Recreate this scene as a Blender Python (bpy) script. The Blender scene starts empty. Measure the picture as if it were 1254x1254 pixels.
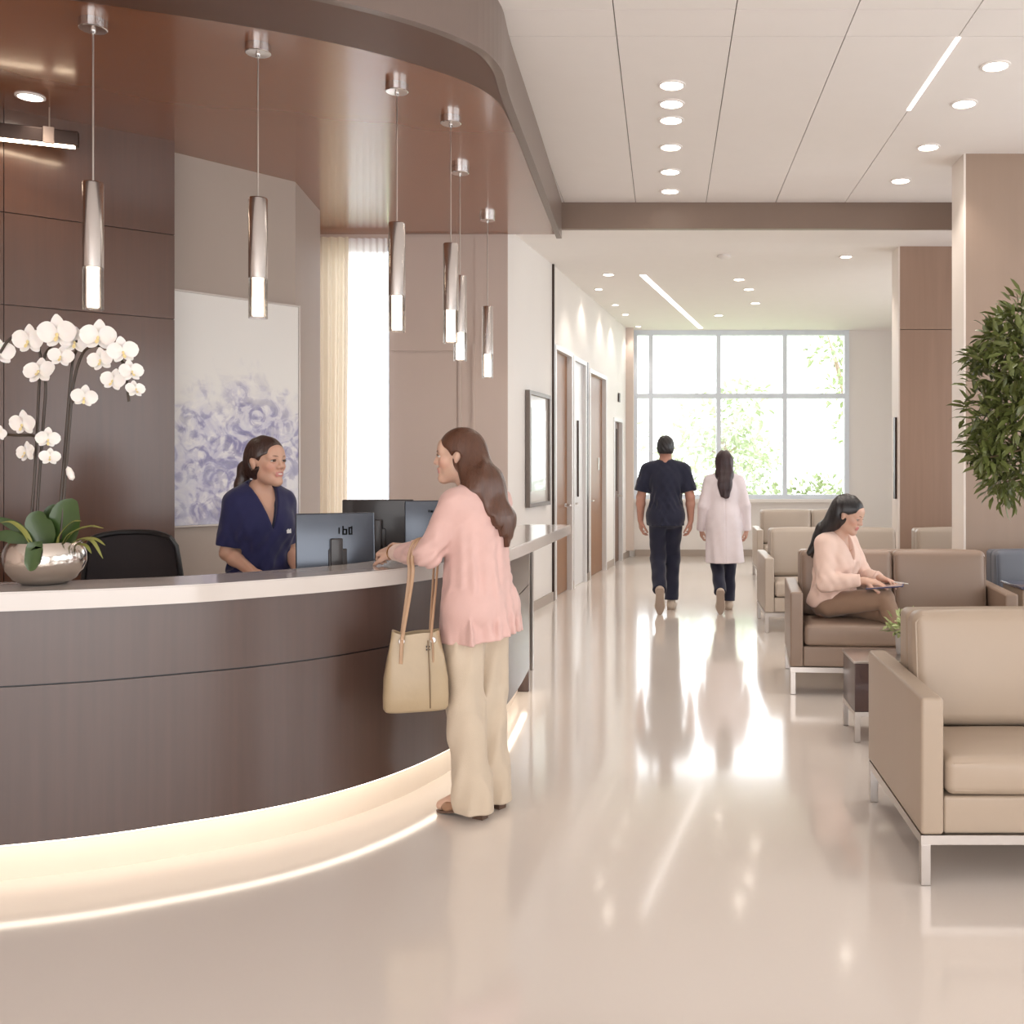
import bpy, bmesh, math, random
import numpy as np
from mathutils import Vector, Matrix

random.seed(7)
scene = bpy.context.scene
COL = scene.collection
PI = math.pi
F = 1254.0          # focal length in pixels (square frame of 1254)
VX, VY, EYE = 815.0, 570.0, 1.49


def px(x, y, d):
    """The point at distance d along the view axis seen at photograph pixel (x, y)."""
    return Vector(((x - VX) * d / F, d, EYE - (y - VY) * d / F))


# ------------------------------------------------------------------ materials
def srgb(r, g, b):
    def f(c):
        c /= 255.0
        return c / 12.92 if c <= 0.04045 else ((c + 0.055) / 1.055) ** 2.4
    return (f(r), f(g), f(b), 1.0)


def newmat(name):
    m = bpy.data.materials.new(name)
    m.use_nodes = True
    nt = m.node_tree
    nt.nodes.clear()
    out = nt.nodes.new('ShaderNodeOutputMaterial')
    return m, nt, out


def N(nt, kind, **kw):
    n = nt.nodes.new(kind)
    for k, v in kw.items():
        if k in n.inputs:
            n.inputs[k].default_value = v
        else:
            setattr(n, k, v)
    return n


def pbr(name, col, rough=0.5, metal=0.0, var=0.08, scale=(6, 6, 6), detail=4, bump=0.0, bscale=None,
        coat=0.0, coat_rough=0.1, spec=0.5, sheen=0.0, sss=0.0, rvar=0.0, wave=None, emit=None, attr=None):
    """Principled surface whose colour drifts with stretched noise."""
    m, nt, out = newmat(name)
    L = nt.links.new
    p = N(nt, 'ShaderNodeBsdfPrincipled')
    p.inputs['Roughness'].default_value = rough
    p.inputs['Metallic'].default_value = metal
    p.inputs['Specular IOR Level'].default_value = spec
    p.inputs['Coat Weight'].default_value = coat
    p.inputs['Coat Roughness'].default_value = coat_rough
    p.inputs['Sheen Weight'].default_value = sheen
    if sss:
        p.inputs['Subsurface Weight'].default_value = sss
        p.inputs['Subsurface Radius'].default_value = (0.012, 0.004, 0.002)
        p.inputs['Subsurface Scale'].default_value = 1.0
    L(p.outputs[0], out.inputs[0])
    tc = N(nt, 'ShaderNodeTexCoord')
    mp = N(nt, 'ShaderNodeMapping')
    mp.inputs['Scale'].default_value = scale
    L(tc.outputs['Object'], mp.inputs[0])
    no = N(nt, 'ShaderNodeTexNoise')
    no.inputs['Scale'].default_value = 1.0
    no.inputs['Detail'].default_value = detail
    L(mp.outputs[0], no.inputs['Vector'])
    mx = N(nt, 'ShaderNodeMix', data_type='RGBA')
    a = tuple(max(0, c * (1 - var)) for c in col[:3]) + (1,)
    b = tuple(min(1, c * (1 + var)) for c in col[:3]) + (1,)
    mx.inputs[6].default_value = a
    mx.inputs[7].default_value = b
    L(no.outputs['Fac'], mx.inputs[0])
    if attr:
        at = N(nt, 'ShaderNodeAttribute', attribute_name=attr)
        mm = N(nt, 'ShaderNodeMix', data_type='RGBA', blend_type='MULTIPLY')
        mm.inputs[0].default_value = 1.0
        L(mx.outputs[2], mm.inputs[6])
        L(at.outputs['Color'], mm.inputs[7])
        L(mm.outputs[2], p.inputs['Base Color'])
    else:
        L(mx.outputs[2], p.inputs['Base Color'])
    if rvar:
        mr = N(nt, 'ShaderNodeMapRange')
        mr.inputs[3].default_value = max(0, rough - rvar)
        mr.inputs[4].default_value = rough + rvar
        L(no.outputs['Fac'], mr.inputs[0])
        L(mr.outputs[0], p.inputs['Roughness'])
    if bump:
        nb = N(nt, 'ShaderNodeTexNoise')
        mb = N(nt, 'ShaderNodeMapping')
        mb.inputs['Scale'].default_value = bscale or scale
        L(tc.outputs['Object'], mb.inputs[0])
        nb.inputs['Scale'].default_value = 1.0
        nb.inputs['Detail'].default_value = 3
        L(mb.outputs[0], nb.inputs['Vector'])
        bp = N(nt, 'ShaderNodeBump')
        bp.inputs['Strength'].default_value = bump
        bp.inputs['Distance'].default_value = 0.01
        L(nb.outputs['Fac'], bp.inputs['Height'])
        L(bp.outputs[0], p.inputs['Normal'])
    if emit:
        p.inputs['Emission Color'].default_value = emit[0]
        p.inputs['Emission Strength'].default_value = emit[1]
    return m


def emission(name, col, strength):
    m, nt, out = newmat(name)
    e = N(nt, 'ShaderNodeEmission')
    e.inputs[0].default_value = col
    e.inputs[1].default_value = strength
    nt.links.new(e.outputs[0], out.inputs[0])
    return m


def glass(name, tint=(1, 1, 1, 1), gloss=0.08):
    m, nt, out = newmat(name)
    t = N(nt, 'ShaderNodeBsdfTransparent')
    t.inputs[0].default_value = tint
    g = N(nt, 'ShaderNodeBsdfGlossy')
    g.inputs['Roughness'].default_value = 0.02
    fr = N(nt, 'ShaderNodeLayerWeight')
    fr.inputs[0].default_value = 0.25
    mr = N(nt, 'ShaderNodeMapRange')
    mr.inputs[3].default_value = gloss * 0.5
    mr.inputs[4].default_value = min(1, gloss * 6)
    nt.links.new(fr.outputs['Fresnel'], mr.inputs[0])
    mix = N(nt, 'ShaderNodeMixShader')
    nt.links.new(mr.outputs[0], mix.inputs[0])
    nt.links.new(t.outputs[0], mix.inputs[1])
    nt.links.new(g.outputs[0], mix.inputs[2])
    nt.links.new(mix.outputs[0], out.inputs[0])
    return m


def cloth_trans(name, col, trans=0.5, clear=0.0):
    m, nt, out = newmat(name)
    L = nt.links.new
    d = N(nt, 'ShaderNodeBsdfDiffuse')
    d.inputs[0].default_value = col
    t = N(nt, 'ShaderNodeBsdfTranslucent')
    t.inputs[0].default_value = col
    mx = N(nt, 'ShaderNodeMixShader')
    mx.inputs[0].default_value = trans
    L(d.outputs[0], mx.inputs[1])
    L(t.outputs[0], mx.inputs[2])
    c = N(nt, 'ShaderNodeBsdfTransparent')
    m2 = N(nt, 'ShaderNodeMixShader')
    m2.inputs[0].default_value = clear
    L(mx.outputs[0], m2.inputs[1])
    L(c.outputs[0], m2.inputs[2])
    L(m2.outputs[0], out.inputs[0])
    tc = N(nt, 'ShaderNodeTexCoord')
    no = N(nt, 'ShaderNodeTexNoise')
    no.inputs['Scale'].default_value = 90
    L(tc.outputs['Object'], no.inputs['Vector'])
    return m


M = {}
M['floor'] = pbr('polished_cream_floor', srgb(226, 216, 207), 0.115, var=0.045, scale=(1.3, 0.6, 1), detail=7, spec=0.75,
                 rvar=0.02, coat=0.3, coat_rough=0.06)
M['ceiling'] = pbr('ceiling_white', srgb(240, 234, 230), 0.85, var=0.015)
M['joint'] = pbr('ceiling_joint', srgb(120, 108, 100), 0.9)
M['white_wall'] = pbr('white_wall', srgb(232, 226, 221), 0.6, var=0.02, scale=(2, 2, 1))
M['taupe_wall'] = pbr('taupe_wall', srgb(208, 191, 181), 0.5, var=0.04, scale=(3, 3, .6), spec=0.4)
M['grey_wall'] = pbr('grey_wall', srgb(172, 158, 147), 0.5, var=0.04, scale=(3, 3, 1))
M['wood'] = pbr('brown_wood_panel', srgb(86, 55, 39), 0.3, var=0.20, scale=(34, 34, 1.4), detail=6, coat=0.6,
                coat_rough=0.16, bump=0.03)
M['counter_wood'] = pbr('dark_counter_wood', srgb(76, 56, 49), 0.36, var=0.2, scale=(40, 40, 1.5), detail=6, coat=0.6,
                        coat_rough=0.22, bump=0.03)
M['soffit'] = pbr('canopy_gloss_brown', srgb(146, 92, 62), 0.22, var=0.06, scale=(1.5, 1.5, 1), coat=0.7, coat_rough=0.12)
M['soffit_band'] = pbr('canopy_edge_brown', srgb(96, 64, 47), 0.4, var=0.06, scale=(1.5, 1.5, 1))
M['fascia'] = pbr('canopy_fascia', srgb(120, 104, 96), 0.4, var=0.05, scale=(4, 4, 4), coat=0.2)
M['beam'] = pbr('bronze_beam', srgb(134, 114, 101), 0.45, var=0.05)
M['column'] = pbr('taupe_column', srgb(158, 136, 120), 0.4, var=0.07, scale=(12, 12, .8), detail=5, coat=0.15, coat_rough=0.25)
M['column_lit_side'] = pbr('pale_lit_column_side', srgb(236, 226, 218), 0.5, var=0.02)  # paler than the columns: the brightness of their lit sides is in this colour
M['column_wood'] = pbr('column_wood', srgb(164, 136, 119), 0.4, var=0.14, scale=(20, 20, 1), detail=5, coat=0.15, coat_rough=0.25)
M['slab'] = pbr('white_solid_surface', srgb(206, 197, 190), 0.16, var=0.02, scale=(3, 3, 3), coat=0.4, coat_rough=0.06)
M['plinth'] = pbr('cream_plinth', srgb(222, 208, 192), 0.5, var=0.03)
M['metal'] = pbr('brushed_steel', srgb(222, 218, 216), 0.19, 1.0, var=0.05, scale=(60, 60, 2))
M['steel_leg'] = pbr('satin_steel', srgb(190, 182, 176), 0.28, 1.0, var=0.04)
M['silver'] = pbr('hammered_silver', srgb(214, 206, 198), 0.16, 1.0, var=0.05, bump=0.12, bscale=(40, 40, 40))
M['dark_metal'] = pbr('dark_bronze', srgb(62, 48, 42), 0.35, 0.7, var=0.1)
M['black'] = pbr('black_plastic', srgb(26, 24, 25), 0.4, var=0.1, coat=0.1)
M['lamp_glass'] = glass('lamp_glass', (1, .98, .96, 1), 0.12)
M['pane'] = glass('window_pane', (.97, .99, 1, 1), 0.05)
M['lamp_core'] = emission('lamp_core', (1, .86, .70, 1), 9.0)
M['down_disc'] = emission('downlight_disc', (1, .90, .78, 1), 14.0)
M['slot'] = emission('ceiling_slot_light', (1, .95, .90, 1), 3.5)
M['led'] = emission('counter_led', (1, .87, .72, 1), 4.6)
M['bar_led'] = emission('hanging_bar_led', (1, .78, .55, 1), 16.0)
M['frame'] = pbr('window_frame_bluegrey', srgb(222, 229, 238), 0.4, var=0.03)
M['door'] = pbr('door_wood', srgb(140, 98, 66), 0.4, var=0.18, scale=(24, 24, 1.2), detail=5)
M['door_dark'] = pbr('door_wood_dark', srgb(110, 80, 66), 0.4, var=0.15, scale=(24, 24, 1.2), detail=5)
M['door_white'] = pbr('door_pale', srgb(222, 220, 220), 0.35, var=0.02)
M['drape'] = cloth_trans('beige_drape', srgb(236, 224, 206), 0.5)
M['sheer'] = cloth_trans('white_sheer', srgb(248, 246, 250), 0.7, 0.12)


# ------------------------------------------------------------------ mesh building
class MB:
    def __init__(self):
        self.v, self.f, self.m = [], [], []

    def add(self, vs, fs, mi=0):
        o = len(self.v)
        self.v += [tuple(v) for v in vs]
        self.f += [tuple(i + o for i in f) for f in fs]
        self.m += [mi] * len(fs)
        return self

    def box(self, x0, x1, y0, y1, z0, z1, mi=0, T=None):
        vs = [(x, y, z) for z in (z0, z1) for y in (y0, y1) for x in (x0, x1)]
        if T:
            vs = [T @ Vector(v) for v in vs]
        return self.add(vs, [(0, 2, 3, 1), (4, 5, 7, 6), (0, 1, 5, 4), (2, 6, 7, 3), (0, 4, 6, 2), (1, 3, 7, 5)], mi)

    def rbox(self, x0, x1, y0, y1, z0, z1, r=0.01, seg=3, bulge=(0, 0, 0), n=1, T=None, mi=0):
        """Rounded box; bulge puffs the faces along x, y, z; n inner divisions."""
        c = Vector(((x0 + x1) / 2, (y0 + y1) / 2, (z0 + z1) / 2))
        h = [(x1 - x0) / 2, (y1 - y0) / 2, (z1 - z0) / 2]
        r = min(r, min(h) * 0.98)

        def coords(hh):
            e = [hh - r + r * math.tan(PI / 4 * k / seg) for k in range(seg + 1)]
            inner = [-(hh - r) + 2 * (hh - r) * k / n for k in range(n + 1)]
            return [-t for t in reversed(e[1:])] + inner + e[1:]
        cs = [coords(hh) for hh in h]
        idx = {}
        vs = []

        def vert(i, j, k):
            key = (i, j, k)
            if key in idx:
                return idx[key]
            p = [cs[0][i], cs[1][j], cs[2][k]]
            q = [max(-(h[a] - r), min(h[a] - r, p[a])) for a in range(3)]
            d = Vector([p[a] - q[a] for a in range(3)])
            if d.length > 1e-9:
                d = d.normalized() * r
            o = [q[a] + d[a] for a in range(3)]
            u = [min(1, abs(o[a]) / h[a]) for a in range(3)]
            w = [1 - t * t for t in u]
            o[0] += bulge[0] * (o[0] / h[0]) * w[1] * w[2]
            o[1] += bulge[1] * (o[1] / h[1]) * w[0] * w[2]
            o[2] += bulge[2] * (o[2] / h[2]) * w[0] * w[1]
            vv = c + Vector(o)
            if T:
                vv = T @ vv
            vs.append(vv)
            idx[key] = len(vs) - 1
            return idx[key]
        nx, ny, nz = len(cs[0]) - 1, len(cs[1]) - 1, len(cs[2]) - 1
        fs = []
        for i in range(nx):
            for j in range(ny):
                fs.append((vert(i, j, 0), vert(i, j + 1, 0), vert(i + 1, j + 1, 0), vert(i + 1, j, 0)))
                fs.append((vert(i, j, nz), vert(i + 1, j, nz), vert(i + 1, j + 1, nz), vert(i, j + 1, nz)))
        for i in range(nx):
            for k in range(nz):
                fs.append((vert(i, 0, k), vert(i + 1, 0, k), vert(i + 1, 0, k + 1), vert(i, 0, k + 1)))
                fs.append((vert(i, ny, k), vert(i, ny, k + 1), vert(i + 1, ny, k + 1), vert(i + 1, ny, k)))
        for j in range(ny):
            for k in range(nz):
                fs.append((vert(0, j, k), vert(0, j, k + 1), vert(0, j + 1, k + 1), vert(0, j + 1, k)))
                fs.append((vert(nx, j, k), vert(nx, j + 1, k), vert(nx, j + 1, k + 1), vert(nx, j, k + 1)))
        return self.add(vs, fs, mi)

    def lathe(self, prof, c=(0, 0, 0), seg=32, mi=0, T=None, squash=1.0):
        """prof: list of (r, z) from bottom to top."""
        vs, fs = [], []
        for r, z in prof:
            for k in range(seg):
                a = 2 * PI * k / seg
                v = Vector((c[0] + r * math.cos(a), c[1] + r * math.sin(a) * squash, c[2] + z))
                vs.append(T @ v if T else v)
        for i in range(len(prof) - 1):
            for k in range(seg):
                k2 = (k + 1) % seg
                fs.append((i * seg + k, i * seg + k2, (i + 1) * seg + k2, (i + 1) * seg + k))
        if prof[0][0] > 1e-6:
            fs.append(tuple(reversed(range(seg))))
        if prof[-1][0] > 1e-6:
            fs.append(tuple(range((len(prof) - 1) * seg, len(prof) * seg)))
        return self.add(vs, fs, mi)

    def cyl(self, c, r, z0, z1, seg=24, mi=0):
        return self.lathe([(r, z0), (r, z1)], c, seg, mi)

    def tube(self, pts, r, seg=8, mi=0, cap=True, flat=1.0, up=None):
        """Tube along pts; r a number or one per point; flat squashes along the second normal."""
        pts = [Vector(p) for p in pts]
        n = len(pts)
        rs = r if isinstance(r, (list, tuple)) else [r] * n
        vs, fs = [], []
        t0 = (pts[1] - pts[0]).normalized()
        u = Vector(up) if up is not None else Vector((0, 0, 1))
        if abs(t0.dot(u)) > 0.95 and up is None:
            u = Vector((1, 0, 0))
        for i in range(n):
            t = (pts[min(i + 1, n - 1)] - pts[max(i - 1, 0)]).normalized()
            u = (u - t * u.dot(t)).normalized()
            w = t.cross(u)
            for k in range(seg):
                a = 2 * PI * k / seg
                vs.append(pts[i] + (u * math.cos(a) * flat + w * math.sin(a)) * rs[i])
        for i in range(n - 1):
            for k in range(seg):
                k2 = (k + 1) % seg
                fs.append((i * seg + k, i * seg + k2, (i + 1) * seg + k2, (i + 1) * seg + k))
        if cap:
            fs.append(tuple(reversed(range(seg))))
            fs.append(tuple(range((n - 1) * seg, n * seg)))
        return self.add(vs, fs, mi)

    def prism(self, poly, z0, z1, mi=0):
        n = len(poly)
        vs = [(x, y, z0) for x, y in poly] + [(x, y, z1) for x, y in poly]
        fs = [tuple(reversed(range(n))), tuple(range(n, 2 * n))]
        fs += [(i, (i + 1) % n, n + (i + 1) % n, n + i) for i in range(n)]
        return self.add(vs, fs, mi)

    def ribbon(self, a, b, z0, z1, mi=0, zt=None):
        """Solid between two plan curves a (outer) and b (inner)."""
        n = len(a)
        vs = []
        for i in range(n):
            vs += [(a[i][0], a[i][1], z0), (a[i][0], a[i][1], z1), (b[i][0], b[i][1], z1), (b[i][0], b[i][1], z0)]
        fs = []
        for i in range(n - 1):
            o, p = i * 4, i * 4 + 4
            for k in range(4):
                k2 = (k + 1) % 4
                fs.append((o + k, p + k, p + k2, o + k2))
        fs.append((0, 1, 2, 3))
        e = (n - 1) * 4
        fs.append((e + 3, e + 2, e + 1, e))
        return self.add(vs, fs, mi)

    def wallbox(self, p, q, z0, z1, t, mi=0, side=1):
        """Vertical slab from plan point p to q, its face on that line, its thickness t to the left of p->q times side."""
        p, q = Vector((p[0], p[1])), Vector((q[0], q[1]))
        d = (q - p).normalized()
        n = Vector((-d.y, d.x)) * t * side
        poly = [p, q, q + n, p + n]
        if side < 0:
            poly = [p, p + n, q + n, q]
        return self.prism([(v.x, v.y) for v in poly], z0, z1, mi)

    def build(self, name, mat, parent=None, smooth=False, angle=0.6, loc=None):
        me = bpy.data.meshes.new(name)
        me.from_pydata([tuple(v) for v in self.v], [], self.f)
        mats = mat if isinstance(mat, (list, tuple)) else [mat]
        for m in mats:
            me.materials.append(m)
        if len(mats) > 1:
            me.polygons.foreach_set('material_index', self.m)
        me.update()
        if smooth:
            me.polygons.foreach_set('use_smooth', [True] * len(me.polygons))
            if angle:
                try:
                    me.set_sharp_from_angle(angle=angle)
                except Exception:
                    pass
        o = bpy.data.objects.new(name, me)
        COL.objects.link(o)
        if parent:
            o.parent = parent
        if loc:
            o.location = loc
        return o


def tag(o, label=None, cat=None, group=None, kind=None):
    if label:
        o['label'] = label
    if cat:
        o['category'] = cat
    if group:
        o['group'] = group
    if kind:
        o['kind'] = kind
    return o


def thing(name, label, cat, loc=(0, 0, 0), rz=0.0, group=None):
    o = bpy.data.objects.new(name, None)
    o.empty_display_size = 0.1
    COL.objects.link(o)
    o.location = loc
    o.rotation_euler = (0, 0, rz)
    return tag(o, label, cat, group)


def struct(name, mb, mat, label=None, parent=None, smooth=False):
    o = mb.build(name, mat, parent, smooth)
    if not parent:
        tag(o, label, name.split('_')[0], None, 'structure')
    return o


def copy_tree(o, parent=None):
    c = o.copy()
    COL.objects.link(c)
    if parent:
        c.parent = parent
    for ch in o.children:
        copy_tree(ch, c)
    return c


def catmull(pts, n=8):
    P = [Vector(p) for p in pts]
    P = [P[0] * 2 - P[1]] + P + [P[-1] * 2 - P[-2]]
    out = []
    for i in range(1, len(P) - 2):
        for k in range(n):
            t = k / n
            a, b, c, d = P[i - 1], P[i], P[i + 1], P[i + 2]
            out.append(0.5 * ((2 * b) + (c - a) * t + (2 * a - 5 * b + 4 * c - d) * t * t + (3 * b - a - 3 * c + d) * t ** 3))
    out.append(P[-2])
    return out


def offset(curve, d):
    """Plan curve moved by d to the left of its direction (inward for the counter)."""
    out = []
    n = len(curve)
    for i in range(n):
        t = (Vector(curve[min(i + 1, n - 1)]) - Vector(curve[max(i - 1, 0)])).normalized()
        out.append(Vector((curve[i][0] - t.y * d, curve[i][1] + t.x * d)))
    return out
# ================================================================== the setting
ZC, ZK, ZS = 3.95, 3.705, 3.63      # front ceiling, corridor ceiling, canopy soffit
DB, DW = 9.58, 16.8                 # beam and window wall distances

struct('floor', MB().box(-7, 7, -4, 17.2, -0.1, 0), M['floor'], 'polished cream floor')


# ceilings (panel joints are recessed strips inside the same mesh)
def paneled(x0, x1, y0, y1, z, xs, ys, g=0.006):
    mb = MB()
    mb.box(x0, x1, y0, y1, z + 0.012, z + 0.1, 1)
    ex, ey = [x0] + xs + [x1], [y0] + ys + [y1]
    for i in range(len(ex) - 1):
        for j in range(len(ey) - 1):
            mb.box(ex[i] + g / 2, ex[i + 1] - g / 2, ey[j] + g / 2, ey[j + 1] - g / 2, z, z + 0.012, 0)
    return mb


struct('ceiling', paneled(-7, 7, -4, DB, ZC, [-2.9, -2.25, -1.6, -.95, -.28, .38, 1.03, 1.68], [1.2, 3.4, 5.52, 5.87]), [M['ceiling'], M['joint']],
       'white panelled ceiling over the lobby')
struct('ceiling_corridor', MB().box(-2.2, 7, DB + 0.06, DW + .3, ZK, ZK + 0.1), M['ceiling'], 'lower white ceiling over the far waiting area')
struct('trim_1', MB().box(-.985, 7, DB, DB + 0.06, ZK, ZC + .02), M['beam'], 'taupe drop beam between the two ceilings')

# window wall at the far end
XW = [-.24, .87, 1.956, 2.97]
ZSILL, ZMID = .94, 2.63
w = MB()
w.box(-2.4, -.52, DW, DW + .2, 0, ZK)
w.box(-.52, XW[3], DW, DW + .2, 0, ZSILL)
w.box(XW[3], 7, DW, DW + .2, 0, ZK)
struct('wall_far', w, M['white_wall'], 'pale far wall around the tall window')
wf = MB()
for x in [-.5] + XW:
    wf.box(x - .038, x + .038, DW - .03, DW + .1, ZSILL, ZK)
for z in (ZSILL + .03, ZMID, ZK - .04):
    wf.box(-.5, XW[3], DW - .02, DW + .09, z - .04, z + .04)
win = struct('window_1', wf, M['frame'], 'tall gridded window at the end of the corridor')
xs = [-.5] + XW
for i in range(4):
    for (z0, z1) in ((ZSILL, ZMID), (ZMID, ZK)):
        MB().box(xs[i] + .04, xs[i + 1] - .04, DW + .03, DW + .04, z0 + .04, z1 - .04).build('window_pane', M['pane'], win)
struct('trim_2', MB().box(-.52, XW[3] + .05, DW - .14, DW + .02, ZSILL - .05, ZSILL), M['white_wall'], 'white window sill')
struct('baseboard_far', MB().box(-.5, 7, DW - .025, DW, 0, .11), M['grey_wall'], 'grey baseboard below the far window')

# slanted corridor wall with doors
def CX(d):
    return -1.24 + .117 * (d - 11.3)


def seg(mb, d0, d1, z0, z1, t=.22, inset=0.0, mi=0):
    a = Vector((CX(d0) - inset, d0))
    b = Vector((CX(d1) - inset, d1))
    return mb.wallbox(a, b, z0, z1, t, mi)


w = MB()
doors = [(11.42, 12.26, 2.80), (12.42, 13.12, 2.78), (13.42, 14.60, 2.72), (15.32, 16.06, 2.17)]
cuts = [11.3] + [v for d in doors for v in d[:2]] + [DW]
for i in range(0, len(cuts), 2):
    seg(w, cuts[i], cuts[i + 1], 0, ZK)
for d0, d1, h in doors:
    seg(w, d0, d1, h, ZK)
struct('wall_corridor', w, M['white_wall'], 'white corridor wall with a row of doors')
dm = [M['door'], M['door_white'], M['door'], M['door_dark']]
dl = ['brown wooden door beside the end of the reception counter', 'pale corridor door between the two brown ones',
      'wide brown corridor door with a lever handle', 'dark brown corridor door close to the far window']
for i, (d0, d1, h) in enumerate(doors):
    o = struct('door_%d' % (i + 1), seg(MB(), d0 + .01, d1 - .01, .006, h - .01, .045, .05 if i != 1 else .03), dm[i], dl[i])
    fr = MB()
    for a, b in ((d0 - .045, d0 + .012), (d1 - .012, d1 + .045)):
        seg(fr, a, b, 0, h + .04, .06, -.012)
    seg(fr, d0 + .012, d1 - .012, h - .012, h + .04, .06, -.012)
    fr.build('door_frame', M['door_white'], o)
    dh = d0 + (.10 if i == 2 else (d1 - d0) * .86 if i != 1 else .16)
    hx = CX(dh) - .05
    hb = MB()
    hb.tube([(hx - .01, dh, 1.02), (hx + .07, dh, 1.02)], .011, 8)
    hb.tube([(hx + .065, dh, 1.02), (hx + .075, dh + (.13 if i == 2 else -.12), 1.02)], .010, 8)
    hb.cyl((hx + .0, dh, 1.0), .02, 0, .04, 12)
    hb.build('door_handle', M['steel_leg'], o, True)
    if i in (1, 3):
        MB().box(CX((d0 + d1) / 2) - .03, CX((d0 + d1) / 2) - .012, (d0 + d1) / 2 - .03, (d0 + d1) / 2 + .03, 1.1, 2.05).build('glass_slot', M['dark_metal'], o)
struct('trim_7', seg(MB(), 13.2, 13.3, 0, 2.82, .04, -.012), M['dark_metal'], 'dark upright strip between two corridor doors')
struct('trim_3', MB().box(CX(11.3) - .03, CX(11.3) + .015, 11.26, 11.32, 0, ZK), M['dark_metal'], 'thin dark bronze corner strip')
struct('trim_4', MB().box(CX(16.5) - .02, CX(16.5) + .115, 16.45, 16.8, 0.12, ZK), M['taupe_wall'], 'taupe pilaster beside the far window')
bb = MB()
for i in range(0, len(cuts), 2):
    seg(bb, cuts[i] + (0.05 if i else 0), cuts[i + 1] - .05, 0, .1, .02, -.012)
struct('baseboard_corridor', bb, M['grey_wall'], 'baseboard of the corridor wall')

# wall beside the counter end, running to the corridor
w = MB().wallbox((-1.473, 9.57), (-1.243, 11.3), 0, ZK + .05, .2)
w.box(-1.60, -1.243, 11.3, 11.45, 0, ZK)
struct('wall_left', w, M['white_wall'], 'white wall with a framed picture behind the counter end')
struct('baseboard_left', MB().wallbox((-1.455, 9.6), (-1.228, 11.26), 0, .1, .02), M['grey_wall'], 'baseboard under the framed picture')

# wall behind the reception: drape window and taupe panelling
w = MB()
w.box(-2.58, -1.473, 9.57, 9.75, 0, ZC)
w.box(-3.6, -3.24, 9.57, 9.75, 0, ZC)
w.box(-3.24, -2.58, 9.57, 9.75, 0, .25)
w.box(-3.24, -2.58, 9.57, 9.75, 3.56, ZC)
w.box(-2.57, -1.95, 9.555, 9.575, 0, 2.54)
w.box(-2.57, -1.95, 9.555, 9.575, 2.56, ZS)
w.box(-1.93, -1.90, 9.545, 9.575, 0, 2.62)
w.box(-1.80, -1.78, 9.545, 9.575, 0, 2.62)
w.box(-1.78, -1.474, 9.56, 9.575, 0, ZS)
struct('wall_reception', w, M['taupe_wall'], 'taupe panelled wall behind the reception')
wf = MB()
for x in (-3.22, -2.60):
    wf.box(x - .02, x + .02, 9.68, 9.73, .25, 3.56)
for z in (.27, 3.54):
    wf.box(-3.24, -2.58, 9.68, 9.73, z - .025, z + .025)
win2 = struct('window_2', wf, M['frame'], 'narrow window behind the white sheer curtain')
MB().box(-3.2, -2.62, 9.70, 9.71, .29, 3.52).build('window_pane', M['pane'], win2)

# diagonal wood wall and grey painting wall
w = MB()
wp = [(-6.4, 4.15), (-4.02, 6.18), (-3.27, 6.82)]
def lerp2(a, b, t):
    return (a[0] + (b[0] - a[0]) * t, a[1] + (b[1] - a[1]) * t)
for z0, z1 in ((0, 2.46), (2.466, 3.02), (3.026, ZC)):
    w.wallbox(wp[0], lerp2(wp[0], wp[1], .58), z0, z1, .14)
    w.wallbox(lerp2(wp[0], wp[1], .583), lerp2(wp[1], wp[2], .02), z0, z1, .14)
    w.wallbox(lerp2(wp[1], wp[2], .025), wp[2], z0, z1, .14)
for a_, b_ in ((wp[0], wp[1]), (wp[1], wp[2])):
    va, vb = Vector(a_), Vector(b_)
    nn_ = (vb - va).normalized()
    nn_ = Vector((-nn_.y, nn_.x)) * .02
    w.wallbox(va + nn_, vb + nn_, 0, ZC, .1, 1)
struct('wall_wood', w, [M['wood'], M['dark_metal']], 'dark brown wood panelled wall')
w = MB()
g0, g1, g2, g3 = (-3.60, 6.79), (-2.82, 7.80), (-2.93, 8.68), (-3.23, 9.58)
w.prism([g0, g1, g2, g3, (-3.5, 9.58), (-3.3, 8.6), (-3.25, 7.9), (-3.85, 7.0)], 0, ZC)
struct('wall_painting', w, M['grey_wall'], 'grey wall carrying the painting')

# canopy over the reception
oc = catmull([(-6.6, 3.30), (-4.6, 3.62), (-3.2, 3.98), (-2.2, 4.33), (-1.44, 4.71), (-1.02, 5.08), (-.885, 5.42), (-.90, 6.0), (-.925, 7.5), (-.97, 9.57)], 6)
ic = catmull([(-6.6, 3.9), (-4.6, 4.2), (-3.4, 4.48), (-2.6, 4.72), (-1.77, 5.09), (-1.25, 5.50), (-1.0, 5.9), (-.965, 6.5), (-.985, 7.6), (-1.02, 9.57)], 6)
cp = MB()
cp.ribbon(oc, offset(oc, .05), ZS - .02, ZC)
can = struct('trim_5', cp, M['fascia'], 'curved taupe fascia of the canopy over the reception')
cp = MB()
cp.ribbon(offset(oc, .05), ic, ZS - .015, ZS + .05)
struct('trim_6', cp, M['soffit_band'], 'dark brown edge band under the canopy')
cp = MB()
n = len(ic)
back = [(-6.6, 3.9 + (9.57 - 3.9) * i / (n - 1)) for i in range(n)]
cp.prism([(p[0], p[1]) for p in ic] + [(-6.6, 9.57)], ZS + .02, ZS + .08)
struct('ceiling_canopy', cp, M['soffit'], 'glossy brown underside of the canopy')

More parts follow.
